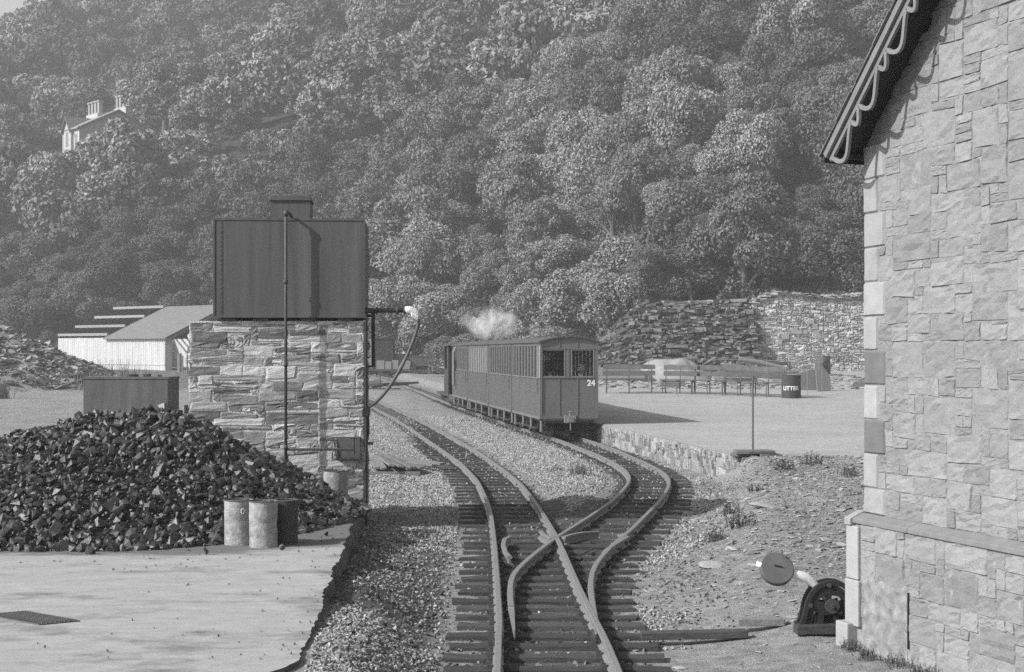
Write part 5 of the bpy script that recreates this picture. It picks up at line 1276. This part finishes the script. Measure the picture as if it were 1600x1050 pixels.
for k,(x,y,h,lb) in enumerate(((-19.9,92,1.1,'stout pale post at the shed gable'),(-19.3,90,1.0,'thin post right of the stout pale one by the shed'),(-18.6,88,1.3,'taller thin post nearest the stone pier by the shed'))):
    b = MB(); b.tube([(x,y,gz1(x,y)-.1),(x,y,gz1(x,y)+h)], [.12,.05,.05][k], 6) if False else b.tube([(x,y,gz1(x,y)-.1),(x,y,gz1(x,y)+h)], (.13,.05,.05)[k], 7); tag(b.build('post', M['plank']), lb, 'post', 'posts by the shed')

# ------------------------------------------------------------------ distant rolling stock
def wheels(t, xs, r_=.19, z=.0, gy=.3):
    for x in xs:
        b = MB()
        for s in (-1,1): b.lathe([(r_,-.04),(r_,.04)], (x,s*gy,z+r_), 16, Matrix.Rotation(math.pi/2,3,'X'))
        b.tube([(x,-gy,z+r_),(x,gy,z+r_)], .03, 6); b.build('wheelset', M['iron'], t)
M['paint_grey'] = M['iron'] if False else M['paint_grey']
t = thing('tip_wagon', 'iron side-tipping hopper wagon, rightmost of the distant wagons', 'wagon', (-5.5,95.4,.38), R(-4), 'wagons on the distant siding')
b = MB(); b.prism([(-.95,1.18),(.85,1.18),(.35,.62),(-.35,.62)], -.45, .45, lambda a_,c,h:(a_,h,c)); b.prism([(-1.0,1.18),(.90,1.18),(.90,1.24),(-1.0,1.24)], -.48, .48, lambda a_,c,h:(a_,h,c)); b.build('hopper', M['iron'], t)
b = MB()
for x in (-.55,0,.55): b.ribbon([(x-.10,.40),(x,.75),(x+.10,.40)], .06, -.40, -.34, lambda a_,c,h:(a_,h,c))
b.bb(-.95,.95,-.35,.35,.28,.40); b.build('chassis', M['iron'], t); wheels(t, (-.45,.45))
t = thing('flat_wagon', 'flat wagon loaded with pale blocks between the tip wagon and the dark engine', 'wagon', (-7.45,95.6,.38), R(-2), 'wagons on the distant siding')
b = MB(); b.bb(-1.1,1.1,-.4,.4,.30,.42); b.build('deck', M['iron'], t); b = MB(); b.bb(-.95,-.45,-.35,.3,.421,.95); b.bb(-.40,-.02,-.35,.3,.421,.90); b.bb(.02,.40,-.3,.3,.421,.98); b.prism([(.35,.422),(1.1,.422),(1.2,.9),(.7,1.05)],-.3,.3,lambda a_,c,h:(a_,h,c)); b.build('load', M['paint_grey'], t); wheels(t, (-.7,.7))
t = thing('shunting_engine', 'black boxy engine at the left end of the distant wagons, beside the pier', 'locomotive', (-8.45,97.6,.40), R(-2), None)
b = MB(); b.bb(-.9,1.9,-.45,.45,.25,.45); b.build('frame', M['iron'], t); b = MB(); b.bb(-.35,.95,-.5,.5,.451,2.30); b.build('cab', M['black'], t); b = MB(); b.prism(roof_pts(.60,2.30,.09)+[(-.60,2.29),(.60,2.29)][::-1], -.42, 1.02, lambda a_,c,h:(h,a_,c)); b.build('cab_roof', M['black'], t)
b = MB(); b.bb(.951,1.75,-.4,.4,.451,1.35); b.build('bonnet', M['black'], t); b = MB(); b.bb(-1.0,-.36,-.4,.4,.451,2.28); b.build('side_sheet', M['paint_grey'], t)
b = MB(); b.lathe([(.05,0),(.05,.03)],(1.72,-.3,1.36),10); b.lathe([(.07,-.47),(.07,-.42)],(1.6,0,1.42),12,Matrix.Rotation(-math.pi/2,3,'X')); b.build('head_lamp', M['white'], t); wheels(t, (-.5,.5,1.4), .24)
b = MB(); b.tube([(-6.1,71,.15),(-6.1,71,.75)], .03, 6); b.box((-6.1,71,.17),(1.9,.08,.06)); tag(b.build('point_indicator', M['iron']), 'small dark point lever standing in pale ballast beyond the hose', 'point lever')

# ------------------------------------------------------------------ house on the hill
ze = EYE+345*178/2400      # eaves height
t = thing('hillside_house', 'pale gabled stone house with tall chimney stacks among the trees on the hill', 'house', (-52.1,178,ze), R(-49))
Lh, Dh, Zh = 4.4, 9.5, 2.35
HS = mat('house_stone', .42, .10, 2, .9, .3, 10)
b = MB(); b.bb(0,Lh,0,Dh,-7.5,-.01); b.prism([(0,0),(Dh,0),(Dh/2,Zh-.1)], 0, Lh, lambda a_,c,h:(h,a_,c)); b.build('wall', HS, t)
b = MB()
for s in (0,1):
    ya, yb = (-.35,Dh/2) if s == 0 else (Dh+.35,Dh/2); b.add([(-.3,ya,-.17),(Lh+.35,ya,-.17),(Lh+.35,yb,Zh),(-.3,yb,Zh),(-.3,ya,-.02),(Lh+.35,ya,-.02),(Lh+.35,yb,Zh+.15),(-.3,yb,Zh+.15)],[(0,1,2,3),(4,5,6,7),(0,1,5,4),(1,2,6,5),(2,3,7,6),(3,0,4,7)])
rf = b.build('roof', mat('house_roof', .24, .15, 2, .8, .2, 10), t)
b = MB(); b.prism([(.9,-.3),(2.9,-.3),(1.9,1.35)], -.30, 2.6, lambda a_,c,h:(a_,h,c)); b.bb(.92,2.88,-.295,-.001,-7,-.302); b.build('gablet', HS, t)
b = MB(); b.add([(.65,-.6,-.55),(1.9,-.6,1.5),(3.15,-.6,-.55),(.65,2.9,-.55),(1.9,2.9,1.5),(3.15,2.9,-.55),(.65,-.6,-.70),(1.9,-.6,1.33),(3.15,-.6,-.70)],[(0,1,4,3),(1,2,5,4),(0,6,7,1),(1,7,8,2)]); b.build('gablet_roof', M['shedroof'], rf)
for (x0,x1,z0_,z1_,y_) in ((1.6,2.2,-1.8,-.4,-.30),(.2,.65,-2.1,-.7,-.0),(3.3,3.9,-2.1,-.7,-.0)):
    b = MB(); b.bb(x0,x1,y_-.03,y_+.02,z0_,z1_); w_ = b.build('window', M['dglass'], t); b = MB(); b.bb(x0-.08,x1+.08,y_-.08,y_-.031,z0_-.12,z0_); b.build('sill', M['dressed'], w_)
for (cx, cyy, zt_) in ((1.45,3.4,3.4),(2.9,6.2,4.3)):
    b = MB(); b.bb(cx-1.5,cx+1.5,cyy-.45,cyy+.45,.2,zt_-1.3); st_ = b.build('chimney_stack', HS, t)
    for k in range(4):
        b = MB(); xc = cx-1.2+k*.80; b.bb(xc-.22,xc+.22,cyy-.24,cyy+.24,zt_-1.3,zt_); b.bb(xc-.31,xc+.31,cyy-.32,cyy+.32,zt_,zt_+.2); b.build('chimney_shaft', M['dressed'], st_)

# ------------------------------------------------------------------ trees
def crown(seed, n, leaf, lobes=24, squash=.85, open_=0.):
    r = np.random.default_rng(seed)
    d = r.normal(size=(lobes,3)); d /= np.linalg.norm(d,axis=1)[:,None]; d[:,2] = np.where(d[:,2] < -.6, -d[:,2], d[:,2])
    C = d*r.uniform(.50,.80,lobes)[:,None]*[1,1,squash]; Rl = r.uniform(.12,.40,lobes); C[0] = 0; Rl[0] = .5
    pr = Rl**2/np.sum(Rl**2); w_ = r.choice(lobes, n, p=pr)
    u = r.normal(size=(n,3)); u /= np.linalg.norm(u,axis=1)[:,None]; u[:,2] = np.where(u[:,2] < -.5, -u[:,2], u[:,2])
    # small sub-clumps on every lobe
    sub = np.round(u*3.2+r.uniform(-.1,.1,(n,3)))/3.2; u2 = u*.85+sub*.15; u2 /= np.linalg.norm(u2,axis=1)[:,None]+1e-6
    P = C[w_]+u2*(Rl[w_]*r.uniform(.78,1.12,n))[:,None]*[1,1,.9]
    nrm = u + r.normal(0,.55,(n,3)); nrm /= np.linalg.norm(nrm,axis=1)[:,None]
    t1 = np.cross(nrm, r.normal(size=(n,3))); t1 /= np.linalg.norm(t1,axis=1)[:,None]; t2 = np.cross(nrm,t1)
    s = leaf*r.uniform(.6,1.35,n)[:,None]
    V = np.stack([P-t1*s, P-t2*s*.62+nrm*s*.15, P+t1*s+nrm*s*.25, P+t2*s*.62-nrm*s*.1],1)
    V[:,:,2] += .15
    return V.reshape(-1,3), np.arange(n*4).reshape(n,4)
def trunk_mesh(seed, h0=-1.6):
    r = random.Random(seed); b = MB(); b.tube([(0,0,h0),(.03,.02,h0*.5),(0,0,-.1),(.02,-.03,.45)], [.085,.065,.055,.02], 7)
    for k in range(6):
        a = r.uniform(0,6.28); z = r.uniform(-.75,.05); l = r.uniform(.5,.8); b.tube([(0,0,z),(math.cos(a)*l*.4,math.sin(a)*l*.4,z+.22),(math.cos(a)*l,math.sin(a)*l,z+.5)], [.034,.022,.007], 5)
    return b
NP = 6; protos = []
for k in range(NP):
    V, F = crown(100+k, 15000, .030, 24+k*3, .8+.14*(k%3)); protos.append((V,F))
tb = [trunk_mesh(k) for k in range(3)]
crown_me = {}; trunk_me = []
for k in range(NP):
    for li in range(4):
        me = npmesh('crown', protos[k][0], protos[k][1]); me.materials.append(LEAF[li]); crown_me[k,li] = me
for b in tb:
    me = bpy.data.meshes.new('trunk'); me.from_pydata(b.V, [], b.F); me.materials.append(M['bark']); trunk_me.append(me)
def put_tree(x, y, s, k, li, rz, label, group, name='tree', sink=.95, hs=1., zoff=0., cat='tree'):
    z = gz1(x,y); t = thing(name, label, cat, (x,y,z+s*sink*hs+zoff), rz, group); t.scale = (s,s,s*hs)
    for nm, me in (('crown', crown_me[k,li]), ('trunk', trunk_me[k%3])):
        o = bpy.data.objects.new(nm, me); col.objects.link(o); o.parent = t
    return t
r = np.random.default_rng(77); cand = []
y = 80.
while y < 262:
    sp = 3.1 if y < 108 else 3.8 if y < 140 else 4.7
    xs = np.arange(-.37*y-4, .37*y+4, sp)
    for x in xs:
        X_, Y_ = x+r.uniform(-1,1)*sp*.38, y+r.uniform(-1,1)*sp*.40
        if Y_ < hillY0(X_)+1.2 and not (X_ > 4.5 and Y_ > 78.5): continue
        if X_ < -8 and Y_ > hillY0(X_)+165 : continue
        cand.append((X_,Y_))
    y += sp*.92
tone = lambda x,y: fbm(np.array([x]),np.array([y]),22,3,99)[0]
house_clear = lambda x,y: math.hypot(x+47.5, (y-181)) < 7.0
cand = [c for c in cand if not house_clear(*c)]
cand.sort(key=lambda c: c[1])
far = []; ni = 0
LABS = 'leafy broadleaf tree crowded among others in the hillside wood'
for (x,y) in cand:
    px = 800+2400*x/y; s = r.choice([r.uniform(1.6,2.4),r.uniform(2.4,3.4),r.uniform(3.0,4.1)])*(.80 if y < 108 else 1.0 if y < 140 else 1.15); tn = tone(x,y)+r.normal(0,.13); zt = gz1(x,y)
    py = 550-2400*(zt+s*1.6-EYE)/y
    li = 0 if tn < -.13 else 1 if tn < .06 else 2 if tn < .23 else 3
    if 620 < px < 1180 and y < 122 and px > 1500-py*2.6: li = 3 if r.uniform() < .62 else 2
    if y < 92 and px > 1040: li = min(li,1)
    if px > 1600+120 or (px > 1380 and py > 80 and y > 95): continue       # behind the stone building
    if 62 < px < 232 and y < 182:
        lim = 250 if px < 150 else 205
        while s > 1.2 and 550-2400*(zt+s*1.75-EYE)/y < lim: s *= .94
        if s <= 1.25 and y > 150: continue
    if ni < 290:
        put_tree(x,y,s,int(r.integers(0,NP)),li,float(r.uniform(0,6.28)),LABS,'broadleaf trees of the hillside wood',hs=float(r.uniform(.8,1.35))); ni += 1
    else: far.append((x,y,zt,s,li,float(r.uniform(.85,1.2))))
print('TREES', ni, len(far))
# the wood beyond the nearest trees: one mass
FP = [crown(200+k, 2600, .060, 15, .85) for k in range(4)]
Vs=[]; Fs=[]; Ms=[]; o=0
for i,(x,y,z,s,li,hs) in enumerate(far):
    V, F = FP[i%4]; a = r.uniform(0,6.28); c, sn = math.cos(a), math.sin(a); W_ = V*s; W_ = np.stack([W_[:,0]*c-W_[:,1]*sn, W_[:,0]*sn+W_[:,1]*c, W_[:,2]*hs],-1)+[x,y,z+s*.85*hs]
    Vs.append(W_); Fs.append(F+o); Ms.append(np.full(len(F),li)); o += len(V)
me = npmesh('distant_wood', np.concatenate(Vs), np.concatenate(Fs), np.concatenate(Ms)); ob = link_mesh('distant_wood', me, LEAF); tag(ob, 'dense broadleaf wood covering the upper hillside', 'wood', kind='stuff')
# understory: a leafy mass over the ground of the lower wood
r = np.random.default_rng(55); n = 300000; Y = 78+62*r.uniform(0,1,n)**1.5; X = r.uniform(-.36,.27,n)*Y
k = (Y > hillY0(X)+.3) | ((X > 4.6) & (Y > 77.5)); X, Y = X[k], Y[k]; n = len(X)
hgt = np.clip(fbm(X,Y,1.9,3,71)*4.0+1.1, .05, 3.0); Z = gz(X,Y)+hgt*r.uniform(.35,1.05,n)**.5
nrm = np.stack([r.normal(0,.6,n), r.normal(0,.6,n)-.35, np.ones(n)*.7],-1); nrm /= np.linalg.norm(nrm,axis=1)[:,None]
t1 = np.cross(nrm, r.normal(size=(n,3))); t1 /= np.linalg.norm(t1,axis=1)[:,None]; t2 = np.cross(nrm,t1); s_ = r.uniform(.06,.15,n)[:,None]; P = np.stack([X,Y,Z],-1)
V = np.stack([P-t1*s_,P-t2*s_*.6,P+t1*s_,P+t2*s_*.6],1).reshape(-1,3)
ob = link_mesh('understory', npmesh('understory', V, np.arange(n*4).reshape(n,4), (fbm(X,Y,6,2,72) > .05).astype(int)+1), [LEAF[0],LEAF[1],LEAF[2]]); tag(ob, 'low leafy undergrowth covering the foot of the wooded hill', 'undergrowth', kind='stuff')
# a few trees that stand out
put_tree(-38.0,168,4.6,2,3,1.,'big pale-leaved tree standing just right of the house on the hill',None,sink=.8)
put_tree(-50.5,186,4.2,3,0,2.,'dark tree behind the chimneys of the hill house',None,sink=.9)
put_tree(5.6,79,2.3,0,3,.4,'bright leafy tree at the left end of the dark slab bank',None,sink=.9)
# birch with a white stem
t = thing('birch_tree', 'slender birch with a white stem above the dark slab bank', 'tree', (9.35,79.6,gz1(9.35,79.6)))
b = MB(); b.tube([(0,0,-.2),(-.05,0,1.0),(-.16,.05,1.9),(-.10,.1,3.2)], [.09,.075,.06,.03], 8); b.build('trunk', M['birch'], t)
b = MB(); b.tube([(-.16,.05,1.9),(.3,.0,2.6),(.5,0,3.1)], [.04,.025,.01], 6); b.build('branch', M['birch'], t)
o = bpy.data.objects.new('crown', crown_me[4,1]); col.objects.link(o); o.parent = t; o.location = (0,.3,3.9); o.scale = (1.5,1.5,1.5)
t = thing('bare_stemmed_tree', 'thin grey stemmed sapling left of the white birch', 'tree', (6.9,78.0,gz1(6.9,78.0)))
b = MB(); b.tube([(0,0,-.2),(.03,0,1.2),(-.1,.05,2.6)], [.08,.07,.03], 8); b.build('trunk', M['bark'], t)
o = bpy.data.objects.new('crown', crown_me[1,1]); col.objects.link(o); o.parent = t; o.location = (0,.3,3.0); o.scale = (1.3,1.3,1.3)
# shrubs along the foot of the wood
k = 0
for px in list(range(-20, 1000, 24))+list(range(570,960,17)):
    y = None; d = 78.
    u = (px-800)/2400
    for d in np.arange(76,140,.5):
        if d > hillY0(u*d)-1.0: break
    d += r.uniform(-.8,1.5); s = r.uniform(.9,1.6)
    lowd = 101.5 if px < 705 else 0
    if k > 42: d -= r.uniform(1.5,6); s = r.uniform(1.3,2.1)
    d = max(d, lowd)
    if px > 900: d = 73.5+r.uniform(0,2); s = 1.0
    put_tree(u*d, float(d), s, int(r.integers(0,NP)), int(r.choice([1,1,2,3])), float(r.uniform(0,6)), 'low leafy shrub along the foot of the hillside wood', 'shrubs at the foot of the wood', 'shrub', sink=.35, cat='shrub'); k += 1
# telephone wire from the tank top
b = MB(); b.tube([(-2.45,16.9,3.27),(1.5,24,3.35),(9,38,3.9)], .003, 4, False); tag(b.build('overhead_wire', M['iron']), 'thin overhead wire running right from the top of the tank pipe', 'wire')

# ------------------------------------------------------------------ haze
hm = bpy.data.materials.new('haze'); hm.use_nodes = True; n_ = hm.node_tree; n_.nodes.clear()
o_ = n_.nodes.new('ShaderNodeOutputMaterial'); pv_ = n_.nodes.new('ShaderNodeVolumePrincipled'); n_.links.new(pv_.outputs[0], o_.inputs['Volume'])
pv_.inputs['Color'].default_value = (.95,.95,.95,1); pv_.inputs['Density'].default_value = .0010; pv_.inputs['Anisotropy'].default_value = .0
b = MB(); b.bb(-420,420,-16,435,-20,150); o = b.build('haze', hm); o['kind'] = 'stuff'; o['label'] = 'thin summer haze hanging over the yard and hill'
